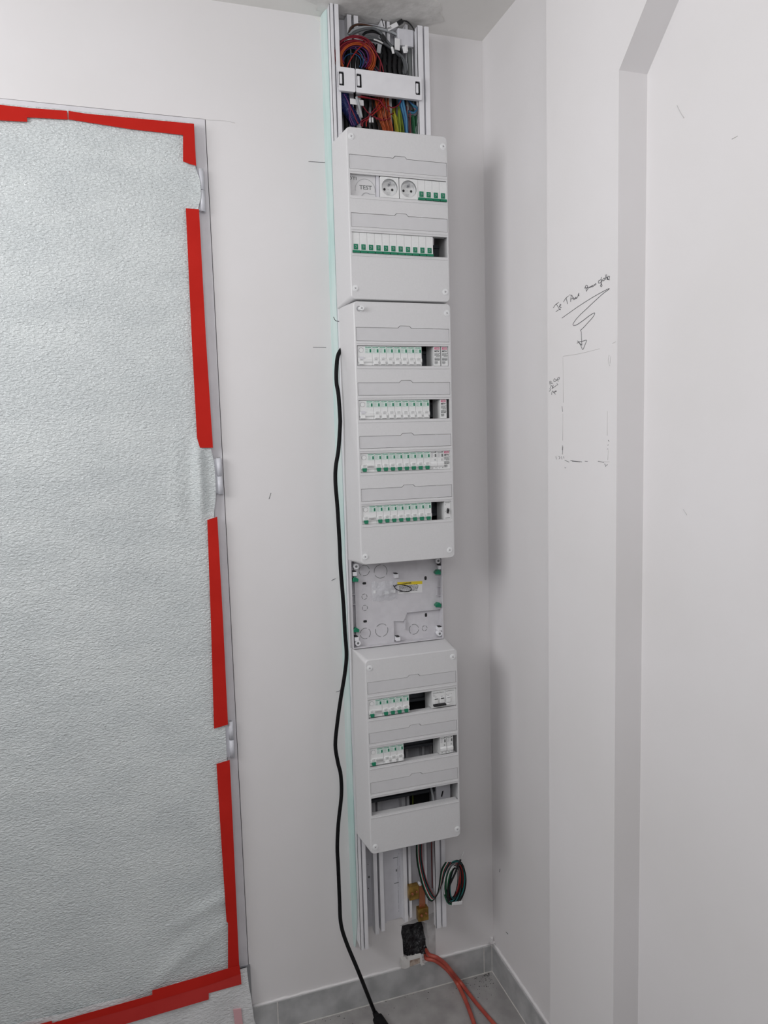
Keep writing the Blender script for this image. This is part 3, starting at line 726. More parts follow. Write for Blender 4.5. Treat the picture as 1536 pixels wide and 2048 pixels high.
# sockets
def mk_sock():
    R = thing('power_socket', (0, 0, 0), 'x', 'socket', 'round sockets, top enclosure'); W3 = .0435; hz = .0222
    m = MB(); rr = .0187
    circ = [(rr*math.cos(2*PI*i/40), rr*math.sin(2*PI*i/40)) for i in range(40)]
    m.plate(rrect(-W3/2, W3/2, -hz, hz, .0012, 2), -.0008, .040, [circ])
    m.poly([(x*.96, .009, z*.96) for x, z in circ]); m.loops([[(x, -.0008, z) for x, z in circ], [(x*.96, .009, z*.96) for x, z in circ]], cap=False, smooth=True)
    m.build('housing', 'mod', R)
    m = MB().cyl((-.0092, .0083, -.0015), .0027, .0005, 'y', 18).cyl((.0092, .0083, -.0015), .0027, .0005, 'y', 18); m.build('pin_holes', 'black', R)
    m = MB().ring((0, 0), .0165, .0170, .0084, .0088, 36); m.build('inner_ring', 'pvcgrey', R)
    m = MB().cyl((.0015, -.0015, .0092), .0024, .0095, 'y', 16); m.build('earth_pin', 'steel', R)
    m = MB().plate([(-.0022, .0060), (.0010, .0052), (.0046, .0085), (.0058, .0115), (.0040, .0125), (.0010, .0110)], .0070, .0085); m.build('pin_collar', 'lightprint', R)
    m = MB()
    text_add(m, '10/16A', -.004, .0080, -.0098, .0026, width=.0080); text_add(m, '250V', -.003, .0080, -.0130, .0024, width=.0060); text_add(m, 'NF', -.0018, .0080, -.0025, .0030, width=.0035)
    m.build('small_print', 'lightprint', R); return R
put('sock', mk_sock, -.3110, zt, 'round white power socket, nearer the TEST module')
put('sock', mk_sock, -.2657, zt, 'round white power socket, nearer the green-square breakers')
# DTI / TEST module
m = MB(); R = thing('telephone_test_module', (-.372, YM, zt), 'grey-white module marked DTI and TEST, upper left of the top enclosure', 'telephone module')
MB().box(-.4045, -.3415, YFR+.0105, YFR+.050, zt-.040, zt+.040).build('housing', 'abs', R)
cx, cz = -.3655, zt-.006
m = MB().ring((cx, cz), .0225, .0231, YFR+.0098, YFR+.0108, 40, -.2, PI*1.05).ring((cx+.002, cz-.018), .011, .0118, YFR+.0092, YFR+.0108, 24, .9, PI*1.0)
m.box(cx+.008, cx+.022, YFR+.0098, YFR+.0108, cz-.0088, cz-.0081); m.build('embossed_circle', 'lightprint', R)
m = MB(); text_add(m, 'TEST', cx-.0135, YFR+.0105, cz+.0005, .0125, width=.0290, bold=.02); text_add(m, 'DTI', -.4030, YFR+.0105, zt+.0130, .0098, width=.0180, bold=.01)
m.build('lettering', 'greyprint', R)
MB().box(-.3405, -.3340, YFR+.006, YFR+.045, zt-.035, zt+.035).build('side_block', 'pvcgrey', R)
# dark hardware seen in the gaps between modules
for zc_, xg, lab in ((zb, -.2075, 'top enclosure lower row'), (zz[0], -.2415, 'middle enclosure first row'), (zz[1], -.2255, 'middle enclosure second row'), (zz[3], -.2255, 'middle enclosure fourth row')):
    R = thing('terminal_comb', (xg+.003, -.125, zc_), 'dark terminal comb in the gap of the %s' % lab, 'terminal comb', 'dark terminal combs in the gaps')
    m = MB().box(xg+.001, xg+.006, -.135, -.110, zc_-.020, zc_-.002); m.box(xg+.006, xg+.010, -.132, -.118, zc_-.004, zc_+.001)
    bev(m.build('comb_body', 'black', R), .0006)
    MB().tube([(xg+.007, -.128, zc_-.002), (xg+.0085, -.140, zc_-.008), (xg+.007, -.136, zc_-.024)], .0012, 8).build('comb_wire', 'w_grey', R)
# back bulkheads inside the covers, near-black to put gap shade into their colour
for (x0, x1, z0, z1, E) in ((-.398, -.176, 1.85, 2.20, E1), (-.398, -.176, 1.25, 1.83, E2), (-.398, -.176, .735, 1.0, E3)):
    MB().box(x0, x1, -.068, -.066, z0, z1).build('shaded_tray', 'dark', E)
# things seen through the empty bottom window of the lowest enclosure
r3 = R3[2]
R = thing('coiled_conduit', (oy(865, 1600, -.12).x, -.12, .6), 'thin curved grey tube seen through the empty bottom window', 'conduit')
MB().tube([oy(858, 1560, -.10), oy(864, 1585, -.12), oy(867, 1600, -.13), oy(868, 1620, -.13), oy(867, 1650, -.12)], .0030, 10).build('tube', 'w_greyl', R)
R = thing('surge_module', (oy(885, 1590, -.11).x, -.10, .6), 'grey module with black holes behind the empty bottom window', 'electrical module')
a, b = P(872, 1568, -.12), P(902, 1625, -.12)
bev(MB().box(a[0], b[0], -.120, -.080, b[1]-.02, a[1]+.004).build('housing', 'pvcgrey', R), .002)
m = MB(); p = oy(888, 1604, -.1205); m.cyl((p.x, -.1212, p.z), .006, .002, 'y', 16); p = oy(884, 1588, -.1205); m.plate([(p.x-.003, p.z-.006), (p.x, p.z-.007), (p.x+.004, p.z+.008), (p.x+.001, p.z+.008)], -.1215, -.120)
m.build('socket_hole', 'black', R)
p = oy(838, 1602, -.04)
R = thing('dark_terminal_strip', (p.x, -.02, p.z), 'dark brass-dotted terminal strip behind the empty bottom window', 'terminal strip')
MB().box(p.x-.018, p.x+.022, -.060, -.006, p.z-.06, p.z+.03).build('strip_body', 'dark', R)
m = MB()
for k in range(6): m.cyl((p.x-.014+.006*k, -.0625, p.z-.022+.004*(k % 2)), .0012, .003, 'y', 10)
m.build('terminal_screw_heads', 'brass', R)
MB().tube([(p.x-.02, -.05, p.z+.035), (p.x-.021, -.05, p.z-.01), (p.x-.019, -.05, p.z-.06)], .0016, 8).build('earth_wire', 'w_wgy', R)

# ------------------------------------------------------------------ open enclosure base
S5 = lambda a, b, Y=-.066: (oy(660+.1823*a, 1100+.1823*b, Y).x, oy(660+.1823*a, 1100+.1823*b, Y).z)
BX0, BX1, BZ0, BZ1, BR = -.4095, -.1700, 1.0175, 1.2380, -.0840
OB = thing('enclosure_base', (-.29, -.061, BZ0), 'open white enclosure base without its cover, with green clips and round knock-outs', 'electrical enclosure', G_ENC)
m = MB(); t = .0022
m.box(BX0, BX0+t, BR, -.0610, BZ0, BZ1).box(BX1-t, BX1, BR, -.0610, BZ0, BZ1).box(BX0+t, BX1-t, BR, -.0610, BZ0, BZ0+t).box(BX0+t, BX1-t, BR, -.0610, BZ1-t, BZ1)
m.box(BX0+t, BX1-t, -.0640, -.0612, BZ0+t, BZ1-t)
yp = -.0700                         # raised floor, all but the lower right bay
A = [S5(x, y, yp) for x, y in ((1215, 650), (850, 680), (808, 782), (700, 782))]
m.plate([(BX0+t+.010, BZ0+t), (A[3][0], BZ0+t), A[3], A[2], A[1], (BX1-t, A[0][1]), (BX1-t, BZ1-t), (BX0+t+.010, BZ1-t)], yp, -.064)
m.build('tray', 'tray', OB)
def rib(*a): MB().box(*a).build('rib', 'tray', OB)
for y in (480, 590): p = S5(300, y, -.072); rib(BX0+t, BX0+.013, -.076, -.064, p[1]-.0006, p[1]+.0006)
rib(BX0+.0115, BX0+.0130, -.0770, -.064, BZ0+.05, BZ1-.045)
for y in (400, 500): p = S5(1190, y, -.072); rib(BX1-.013, BX1-t, -.077, -.064, p[1]-.0006, p[1]+.0006)
for y0, y1 in ((300, 395), (405, 490)): a = S5(1180, y0, -.072); b = S5(1180, y1, -.072); rib(BX1-.0125, BX1-.0115, -.078, -.064, b[1], a[1])
a = S5(850, 680, yp); rib(a[0]-.002, BX1-t, yp-.0035, yp, a[1]-.001, a[1]+.001)
a = S5(820, 780, yp); rib(a[0]-.001, a[0]+.001, yp-.002, -.064, a[1]-.022, a[1]+.002)
for i, (x, y) in enumerate(((285, 180), (305, 1020), (1185, 118), (1200, 915))):
    p = S5(x, y, -.078); q = MB().cyl((p[0], -.0805, p[1]), .0068, .017, 'y', 24).build('corner_post', 'pvc', OB)
    MB().cyl((p[0], -.0810, p[1]), .0030, .001, 'y', 16).build('post_hole', 'greyprint', q)
for x, y in ((272, 262), (292, 975), (1207, 865), (748, 975), (1207, 190), (728, 285)):
    p = S5(x, y, -.080); q = bev(MB().box(p[0]-.0055, p[0]+.0055, -.0820, -.064, p[1]-.0050, p[1]+.0050).build('cover_clip', 'pvc', OB), .0008)
    MB().box(p[0]-.0050, p[0]+.0030, -.0822, -.0700, p[1]+.0052, p[1]+.0072).build('clip_slot', 'black', q)
for x, y, s in ((280, 325, 1), (290, 880, 1), (1185, 245, -1), (1190, 605, -1)):
    p = S5(x, y, -.086); m = MB()
    m.loops([[(p[0]-.007, -.086, p[1]-.005), (p[0]+.007, -.086, p[1]-.006), (p[0]+.008, -.086, p[1]+.001), (p[0]-.002*s, -.086, p[1]+.0075), (p[0]-.007, -.086, p[1]+.001)],
             [(p[0]-.006, -.070, p[1]-.004), (p[0]+.006, -.070, p[1]-.005), (p[0]+.006, -.070, p[1]), (p[0], -.070, p[1]+.005), (p[0]-.006, -.070, p[1])]])
    q = bev(m.build('green_clip', 'green', OB), .0008)
for nm, lst, Y in (('knock_out', ((375, 225, 65), (555, 235, 82), (378, 512, 32), (382, 635, 32), (388, 915, 65), (567, 880, 80)), yp), ('knock_out', ((920, 870, 62), (1038, 858, 32)), -.0640)):
    for k, (x, y, r) in enumerate(lst):
        p = S5(x, y, Y); r *= .000205; a0 = (k*1.3) % 6; m = MB()
        for g in range(3 if r > .01 else 4):
            n_ = 3 if r > .01 else 4
            m.ring(p, r-.00055, r+.00055, Y-.0004, Y, 16, a0+g*2*PI/n_+.25, a0+(g+1)*2*PI/n_-.15)
        m.build(nm, 'greyprint', OB)
for x, y, ori, Y in ((376, 365, 0, yp), (1048, 308, 1, yp), (1052, 713, 1, -.064), (385, 783, 0, yp)):
    p = S5(x, y, Y); a, b = (.0046, .0030) if ori == 0 else (.0030, .0048)
    q = MB().ring(p, .0100, .0105, Y-.0003, Y, 28).build('slot_boss', 'pvcgrey', OB)
    MB().plate(rrect(p[0]-a, p[0]+a, p[1]-b, p[1]+b, .0022, 4), Y-.0005, Y).build('fixing_slot', 'black', q)
# warning sticker
a = S5(738, 350, yp); b = S5(1012, 478, yp)
m = MB().plate([S5(738, 352, yp), S5(1012, 340, yp), S5(1012, 465, yp), S5(745, 480, yp)][::-1], yp-.0004, yp-.0001)
WS = m.build('warning_sticker', 'paper', OB); tag(WS, 'white sticker with a yellow DANGER band')
m = MB().plate([S5(738, 352, yp), S5(1012, 340, yp), S5(1012, 372, yp), S5(740, 386, yp)][::-1], yp-.0006, yp-.0004); m.build('yellow_band', 'yellow', WS)
m = MB(); p = S5(790, 377, yp); text_add(m, '! ! DANGER', p[0], yp-.0007, p[1], .0052, width=.0250, bold=.03, rot=.01)
for k in range(5):
    p = S5(755, 402+15*k, yp); rnd = random.Random(k); x = p[0]
    while x < p[0]+.050:
        wd = .002+.004*rnd.random(); m.box(x, x+wd, yp-.0008, yp-.0004, p[1], p[1]+.0013); x += wd+.0009
m.build('sticker_print', 'black', WS)
# small clear bag and black tie
BG = thing('clear_plastic_bag', (S5(600, 460)[0], -.072, S5(600, 540)[1]), 'crumpled clear plastic bag with white screws stuck in the open base', 'plastic bag')
m = MB(); L = []; rnd = random.Random(2); a = S5(460, 365, -.075); b = S5(742, 545, -.075)
for j in range(15):
    row = []
    for i in range(23):
        x = a[0]+(b[0]-a[0])*i/22; z = b[1]+(a[1]-b[1])*j/14+.002*math.sin(i*.7)
        e = math.sin(PI*i/22)*math.sin(PI*j/14)
        row.append((x, -.0712-.006*e-.003*e*rnd.random(), z+.0012*rnd.random()))
    L.append(row)
m.loops(L, cap=False, smooth=True, closed=False); m.build('bag_skin', 'bag', BG)
for k, (x, y) in enumerate(((490, 460), (620, 470), (690, 455))):
    p = S5(x, y, -.074); bev(MB().box(p[0]-.003-.003*(k > 0), p[0]+.003+.004*(k > 0), -.0745, -.0705, p[1]-.004, p[1]+.004).build('screw_cap', 'screw', BG), .001)
p0 = S5(702, 392, -.078)
m = MB(); pts = []
for k in range(15):
    t = 2*PI*k/14+PI; q = S5(800+92*math.cos(t), 418+34*math.sin(t)+.12*(92*math.cos(t)), -.080); pts.append((q[0], -.080-.003*math.sin(t), q[1]))
m.tube([S5(698, 388, -.074)[:1]+(-.074,)+S5(698, 388, -.074)[1:]] + pts, .0011, 8)
tag(m.build('cable_tie', 'black'), 'thin black tie looped over the yellow warning sticker', 'cable tie')

# ------------------------------------------------------------------ wires in the open head of the trunking
def wire(pts, r, c, label, cat='wire', grp=None, name='electric_wire', sub=5, n=7):
    return tag(MB().tube(pts, r, n, sub).build(name, 'w_'+c), label, cat, grp)
A1 = lambda a, b, Y: oy(640+.1432*a, 20+.1432*b, Y)      # upper opening, crop units
A2 = lambda a, b, Y: oy(660+.1302*a, 140+.1302*b, Y)     # lower opening, crop units
ZLO = 2.19
def arc(cx, cz, rx, rz, a0, a1, Y0, Y1, n=12, jit=0):
    p = []
    for i in range(n+1):
        t = i/n; a = math.radians(a0+(a1-a0)*t); p.append(A1(cx+rx*math.cos(a)*(1+jit*math.sin(5*t)), cz-rz*math.sin(a), Y0+(Y1-Y0)*t))
    return p
rnd = random.Random(40)
def coil(col, cnt, cx, cz, r0, r1, Y, label, grp, r=.00135):
    for k in range(cnt):
        q = r0+(r1-r0)*k/max(1, cnt-1)+6*rnd.random(); dx, dz = rnd.uniform(-22, 22), rnd.uniform(-18, 16)
        y = Y+rnd.uniform(-.006, .006)
        pts = arc(cx+dx, cz+dz, q, q*.95, 205+rnd.uniform(-8, 8), -38+rnd.uniform(-6, 6), y, y-.004, 14, .015)
        wire(pts, r, col, label, grp=grp)
coil('crimson', 9, 490, 650, 205, 300, -.053, 'dark crimson wire of the big coil at the trunking head', 'crimson wires of the upper coil', .0014)
coil('wred', 4, 495, 680, 208, 258, -.052, 'bright red wire of the big coil at the trunking head', 'red wires of the upper coil', .0014)
coil('orange', 6, 505, 700, 215, 265, -.052, 'orange wire of the big coil at the trunking head', 'orange wires of the upper coil', .0016)
coil('purple', 5, 480, 690, 165, 225, -.047, 'purple wire inside the orange coil at the trunking head', 'purple wires of the upper coil', .0014)
coil('blue', 2, 430, 720, 120, 190, -.036, 'dark blue wire within the upper coil', 'blue wires of the upper coil')
g = 'thin grey wires crossing the upper opening'
for k in range(9):
    o = 20*k; y = -.030-.003*(k % 4)
    wire([A1(455+o*.6, 560+o*.4, y), A1(560+o, 640+o*.5, y-.004), A1(650+o, 760+o*.4, y-.004), A1(760+o, 920+o*.3, y)], .0012, ('grey', 'greyl', 'blue', 'crimson')[k % 4],
         'thin %s wire slanting down behind the upper coil' % ('grey', 'pale grey', 'blue', 'crimson')[k % 4], grp=g)
# grey data cables arcing over to their tags
cabs = [([(395, 340), (430, 250), (520, 205), (640, 215), (800, 245), (950, 290), (1090, 370), (1170, 470)], 'grey'),
        ([(400, 350), (470, 280), (600, 245), (780, 255), (980, 300), (1120, 380), (1195, 480)], 'greyl'),
        ([(420, 355), (520, 300), (640, 260), (760, 265), (860, 330), (940, 440), (1010, 520)], 'grey'),
        ([(600, 350), (640, 315), (720, 300), (810, 320), (880, 370), (960, 470)], 'wblack'),
        ([(405, 330), (450, 235), (560, 200), (700, 225), (840, 300), (920, 400)], 'brown'),
        ([(620, 400), (740, 405), (880, 460), (1000, 540), (1100, 610), (1180, 700), (1200, 900)], 'grey'),
        ([(640, 410), (780, 430), (920, 490), (1060, 590), (1160, 680), (1215, 780), (1190, 900)], 'greyl'),
        ([(600, 380), (720, 380), (860, 440), (1010, 560), (1140, 670), (1180, 780), (1170, 900)], 'grey')]
nm = {'grey': 'dark grey', 'greyl': 'pale grey', 'wblack': 'black', 'brown': 'brown'}
wh = ['arching highest over the coil', 'arching to the right-hand tags', 'ending at the middle tag', 'short, under the grey arches', 'edging the highest arch', 'sweeping down to the right retainer end', 'lowest of those sweeping right', 'between the sweeping grey cables']
for k, (pp, c) in enumerate(cabs):
    wire([A1(a, b, -.030-.004*(k % 3)) for a, b in pp], .0030 if c != 'brown' else .002, c, '%s data cable %s' % (nm[c], wh[k]), 'cable', 'data cables in the trunking head', 'data_cable')
for k in range(12):
    x = 640+45*k; y = -.020-.002*(k % 3); c = ('wblack', 'grey', 'wblack', 'crimson')[k % 4]
    wire([A1(x-30, 430+18*k, y), A1(x+10, 560+12*k, y-.006), A1(x+60, 740, y-.006), A1(x+90+6*k % 40, 930, y)], .0017, c, 'thin %s wire dropping behind the long retainer' % {'wblack': 'black', 'grey': 'grey', 'crimson': 'crimson'}[c], grp='wires dropping behind the retainers')
wire([A1(660, 420, -.056), A1(760, 560, -.060), A1(850, 720, -.060), A1(900, 930, -.058)], .0013, 'crimson', 'crimson wire crossing from the coil down to the long retainer')
wire([A1(680, 440, -.057), A1(540, 540, -.061), A1(430, 690, -.061), A1(355, 860, -.058)], .0013, 'wred', 'red wire crossing the coil diagonally to the short retainer')
wire([A1(845, 700, -.055), A1(842, 800, -.055), A1(838, 930, -.055)], .0014, 'crimson', 'short upright crimson wire above the long retainer')
# black cable with its white flag, and loose black ends
wire([A1(1130, 165, -.036), A1(1190, 150, -.038), A1(1270, 210, -.040), A1(1340, 330, -.040), A1(1362, 440, -.038), A1(1345, 690, -.034)], .0016, 'wblack', 'thin black cable bowing down the right edge of the opening', 'cable')
def boxy(p, q, w_, th, m_, name, label, cat, grp=None):
    p, q = Vector(p), Vector(q); d = (q-p).normalized(); u = Vector((0, 1, 0)); v = d.cross(u).normalized()
    L = [[tuple(s+v*(w_/2*a)+u*(th/2*b)) for a, b in ((-1, -1), (1, -1), (1, 1), (-1, 1))] for s in (p, q)]
    o = MB().loops(L).build(name, m_); bev(o, .0006); return tag(o, label, cat, grp)
boxy(A1(945, 268, -.040), A1(1085, 195, -.042), .0095, .003, 'paper', 'cable_flag', 'white cable flag with scribbled letters, highest in the opening', 'cable tag', 'white cable tags')
boxy(A1(1080, 195, -.042), A1(1150, 155, -.042), .0090, .007, 'black', 'cable_ferrule', 'black ferrule at the end of the highest white flag', 'ferrule')
m = MB(); p = A1(985, 250, -.0445); text_add(m, 'SAC', p.x-.008, -.0438, p.z-.004, .006, width=.012, bold=.02, rot=.4); tag(m.build('flag_lettering', 'black'), 'black scribble on the highest white cable flag', 'lettering')
boxy(A1(855, 100, -.03), A1(893, 230, -.034), .0018, .0018, 'black', 'cable_tie_tail', 'black cable tie tail sticking up against the ceiling', 'cable tie')
for k, (a, b, c, d, wd, lab) in enumerate(((1082, 400, 1078, 560, .013, 'large square white tag, centre right of the opening'), (1175, 510, 1195, 600, .0100, 'white tag at the far right of the opening'), (1205, 490, 1215, 580, .0055, 'narrow white tag leaning on the far right one'),
                                       (1005, 515, 1025, 610, .0055, 'narrow white tag left of the large square one'), (835, 480, 815, 600, .0100, 'grey-white tag hanging in the middle of the opening'))):
    boxy(A1(a, b, -.044-.002*k), A1(c, d, -.045-.002*k), wd, .0022, 'paper' if k != 4 else 'w_greyl', 'cable_tag', lab, 'cable tag', 'white cable tags')
wire([A1(750, 412, -.050), A1(810, 430, -.052), A1(880, 465, -.052)], .0018, 'wwhite', 'white sleeve on the grey cable in the middle of the opening', 'sleeve')
boxy(A1(855, 350, -.047), A1(905, 430, -.047), .0105, .004, 'black', 'black_tape_wrap', 'black tape wrapped round the grey cables', 'tape')
# black cables added as backing, standing in for the shade behind
for k in range(12):
    x = 300+72*k
    wire([A1(x, 440+8*k, -.026), A1(x+25, 640, -.030), A1(x+15, 800, -.030), A1(x+40, 960, -.028)], .0062, 'wblack', 'thick black cable added to darken the back of the trunking head', 'cable', 'black cables added to darken the back', 'dark_backing', 3, 8)

# lower opening
for k in range(8):  # more black backing added, darkening the recess behind the fan
    x = 250+140*k
    wire([A2(x, 300, -.014), A2(x+20, 500, -.018), A2(x+10, 700, -.016), A2(x+20, 990, -.014)], .0085, 'wblack', 'thick black cable added as shade behind the coloured fan of wires', 'cable', 'black cables added to darken below the retainers', 'dark_backing', 3, 8)
m = MB(); pth = [A2(190, 330, -.040), A2(215, 480, -.042), A2(270, 600, -.042), A2(350, 720, -.040), A2(400, 840, -.034)]
m.tube(pth, .0125, 14, 6)
for i in range(26):
    t = i/26*3.99; k = int(t); f = t-k; c = pth[k].lerp(pth[k+1], f); d = (pth[k+1]-pth[k]).normalized()*.0008; m.tube([c-d, c+d], .0140, 14, 1)
tag(m.build('corrugated_conduit', 'corr'), 'dark blue corrugated conduit at the left below the retainers', 'conduit')
for k, (pp, c) in enumerate((([(215, 370), (290, 510), (290, 640), (330, 760), (380, 860)], 'purple'), ([(280, 500), (350, 640), (410, 780), (440, 830)], 'crimson'), ([(240, 400), (310, 600), (300, 740), (340, 850)], 'purple'))):
    wire([A2(a, b, -.058) for a, b in pp], .0013, c, 'thin %s wire over the blue conduit%s' % (c, ('', ', nearest the tag', ', lower')[k]))
tg = boxy(A2(310, 480, -.060), A2(515, 510, -.056), .0125, .0025, 'paper', 'cable_tag', 'white paper tag below the short retainer', 'cable tag', 'white cable tags')
wire([A2(405, 410, -.064), A2(445, 540, -.062), A2(490, 735, -.055)], .0030, 'greyl', 'short grey cable hanging over the white paper tag', 'cable', None, 'data_cable')
g = 'crimson wires sweeping below the retainers'
for k, pp in enumerate(([(420, 410), (560, 430), (700, 450), (800, 500), (880, 600)], [(510, 560), (570, 640), (660, 710), (800, 745), (980, 660)], [(620, 680), (700, 590), (760, 500), (790, 430)], [(650, 690), (720, 620), (790, 520), (820, 440)],
                        [(880, 540), (960, 580), (1050, 540), (1090, 470)], [(700, 745), (820, 770), (930, 740)], [(640, 700), (760, 600), (850, 500)], [(480, 860), (480, 790), (560, 740), (620, 690)], [(500, 870), (510, 800), (580, 760)], [(560, 870), (560, 800), (600, 730)], [(470, 400), (640, 440), (760, 470), (830, 560), (920, 640)])):
    wire([A2(a, b, -.052-.001*k) for a, b in pp], .0014, 'crimson' if k % 3 else 'wred', 'crimson wire looping loosely just below the long retainer', grp=g)
def fan(col, cnt, xt0, xt1, xb0, xb1, label, grp, yt=500, Y=-.045, r=.00135, mid=0):
    for k in range(cnt):
        t = k/max(1, cnt-1); xt = xt0+(xt1-xt0)*t; xb = xb0+(xb1-xb0)*t; y = Y-.004*(k % 3)
        wire([A2(xt, yt-80, y+.02), A2(xt+mid*.3, yt+rnd.uniform(-20, 40), y), A2((xt+xb)/2+mid, 740, y-.004), A2(xb, 900, y), A2(xb+10, 1010, y+.004)], r, col, label, grp=grp)
fan('orange', 9, 700, 900, 810, 960, 'orange wire fanning down into the top enclosure', 'orange fan wires')
fan('wred', 5, 720, 880, 830, 940, 'red wire among the orange fan', 'red fan wires', Y=-.040)
fan('brown', 6, 650, 850, 760, 900, 'brown wire behind the orange fan', 'brown fan wires', Y=-.034)
fan('wyellow', 4, 960, 1000, 1000, 1060, 'yellow wire right of the orange fan', 'yellow fan wires', yt=660, r=.0015)
fan('wgy', 5, 1050, 1075, 1035, 1130, 'green-yellow wire beside the yellow ones', 'green-yellow fan wires', yt=620, r=.0015)
fan('blue', 5, 1060, 1130, 1150, 1190, 'blue wire dropping right of the yellow ones', 'blue fan wires', yt=480, r=.0021, mid=20)
fan('lblue', 2, 1080, 1120, 1170, 1180, 'light blue wire dropping among the blue ones', 'light blue fan wires', yt=480, Y=-.052, r=.0024, mid=24)
fan('pinkw', 2, 1180, 1230, 1200, 1230, 'dull pink wire right of the blue ones', 'dull pink fan wires', yt=640, r=.0015)
fan('wgreen', 5, 1230, 1320, 1270, 1330, 'dark green wire at the right end of the fan', 'green fan wires', yt=680, r=.0016)
fan('greyl', 2, 1240, 1350, 1300, 1320, 'pale grey wire at the right end of the fan', 'pale fan wires', yt=700, r=.0013, mid=20)
for k in range(7):
    c = ('blue', 'lblue', 'teal', 'blue', 'pinkw', 'teal', 'grey')[k]; o = 16*k
    wire([A2(1190+o*.7, 460, -.044), A2(1260+o*.5, 520+o, -.050), A2(1340, 580+o*.8, -.052), A2(1290, 650+o*.6, -.052), A2(1200, 625+o, -.048)], .0018, c, '%s wire looped back at the right below the retainer' % {'blue': 'blue', 'lblue': 'light blue', 'teal': 'teal', 'pinkw': 'dull pink', 'grey': 'grey'}[c], grp='looped wires right below the retainer')
for k, x in enumerate((610, 650)):
    boxy(A2(x, 730, -.050), A2(x+4, 810, -.050), .0042, .003, 'paper', 'wire_sleeve', 'small white sleeve with black ends, %s of two' % ('left', 'right')[k], 'sleeve', 'white wire sleeves')
    wire([A2(x+2, 810, -.050), A2(x+14, 860, -.050), A2(x+30, 990, -.044)], .0018, 'wblack', 'black wire below the %s white sleeve' % ('left', 'right')[k])

# ------------------------------------------------------------------ wires below the lowest enclosure
B8 = lambda a, b, Y: oy(640+.2604*a, 1680+.2604*b, Y)
cl = ['wblack', 'wgreen', 'wwhite', 'wred', 'teal', 'wblack', 'pinkw']
cn = dict(wblack='black', wgreen='green', wwhite='white', wred='red', teal='teal', pinkw='dull pink', grey='grey')
rnd = random.Random(9)
for k, c in enumerate(cl):
    o = 7*k
    wire([B8(742+o, -60, -.09), B8(740+o, 120, -.060), B8(765+o, 270, -.050), B8(805+o, 400-4*k, -.056), B8(855+o*.8, 470-6*k, -.066), B8(905+o*.5, 400-6*k, -.080), B8(930+o, 240, -.088), B8(965+o, 170, -.092)], .0013, c,
         '%s wire of the bundle hanging from the lowest enclosure to the coil%s' % (cn[c], (', outermost' if k == 0 else ', inner' if k == 5 else '')), grp='bundle below the lowest enclosure')
for k in range(24):
    c = ('wblack', 'teal', 'wblack', 'wred', 'grey', 'wwhite', 'wgreen')[k % 7]; cx, cy = 1028+rnd.uniform(-9, 9), 330+rnd.uniform(-6, 6); rx, rz = 30+2.3*k, 120+2.2*k+rnd.uniform(-10, 14); tl = .16
    pts = []
    for i in range(17):
        a = 2*PI*i/16+k; X, Z = rx*math.cos(a), rz*math.sin(a); pts.append(B8(cx+X*math.cos(tl)-Z*math.sin(tl)*.8, cy+X*math.sin(tl)+Z*math.cos(tl), -.088+.012*math.cos(a+k)))
    wire(pts, .0016, c, '%s wire loop of the coil right of the trunking foot' % cn[c], grp='coiled wires at the trunking foot', name='coiled_wire')
wire([B8(985, 480, -.10), B8(985, 380, -.104), B8(1040, 250, -.106), B8(1080, 150, -.104)], .0026, 'wblack', 'thick black tail slanting across the wire coil', 'cable')
wire([B8(1082, 148, -.104), B8(1104, 90, -.100)], .0018, 'wwhite', 'white tip of the black tail above the wire coil', 'sleeve', sub=1)
boxy(B8(1015, 490, -.104), B8(1090, 480, -.100), .0085, .003, 'paper', 'cable_tag', 'torn white tag at the bottom of the wire coil', 'cable tag')
wire([B8(855, -30, -.07), B8(858, 150, -.012), B8(862, 370, -.010)], .0013, 'wred', 'single red wire straight down the trunking foot')
wire([B8(885, -30, -.07), B8(890, 120, -.014), B8(893, 240, -.014), B8(905, 370, -.020)], .0013, 'wblack', 'single black wire beside the straight red one')
# earth bar
EB = thing('earth_bar', (P(843, 1820, -.03)[0], -.03, P(843, 1838, -.03)[1]), 'copper earth bar between two brass clamps at the trunking foot', 'earth bar')
a, b = P(837.5, 1768, -.034), P(850.5, 1822, -.034)
bev(MB().box(a[0], b[0], -.036, -.033, b[1], a[1]).build('copper_bar', 'copper', EB), .0006)
for (p0, p1) in (((817, 1773), (837, 1795)), ((835, 1817), (856, 1837))):
    a, b = P(*p0, -.038), P(*p1, -.038)
    q = bev(MB().box(a[0], b[0], -.044, -.0265, b[1], a[1]).build('brass_clamp', 'brass', EB), .0012)
    m = MB().cyl(((a[0]*.7+b[0]*.3), -.047, (a[1]+b[1])/2), .0032, .004, 'y', 14).cyl(((a[0]*.25+b[0]*.75), -.0465, (a[1]+b[1])/2+.003), .0026, .004, 'y', 14); m.build('clamp_screw', 'copper', q)
a = P(840, 1812, -.037); MB().ring((a[0]+.001, a[1]), .0025, .0040, -.0375, -.036, 20).build('bar_stud', 'copper', EB)
a = P(838, 1765, -.03); MB().cyl((a[0], -.040, a[1]), .004, .012, 'y', 16).build('bar_mount', 'pvc', EB)

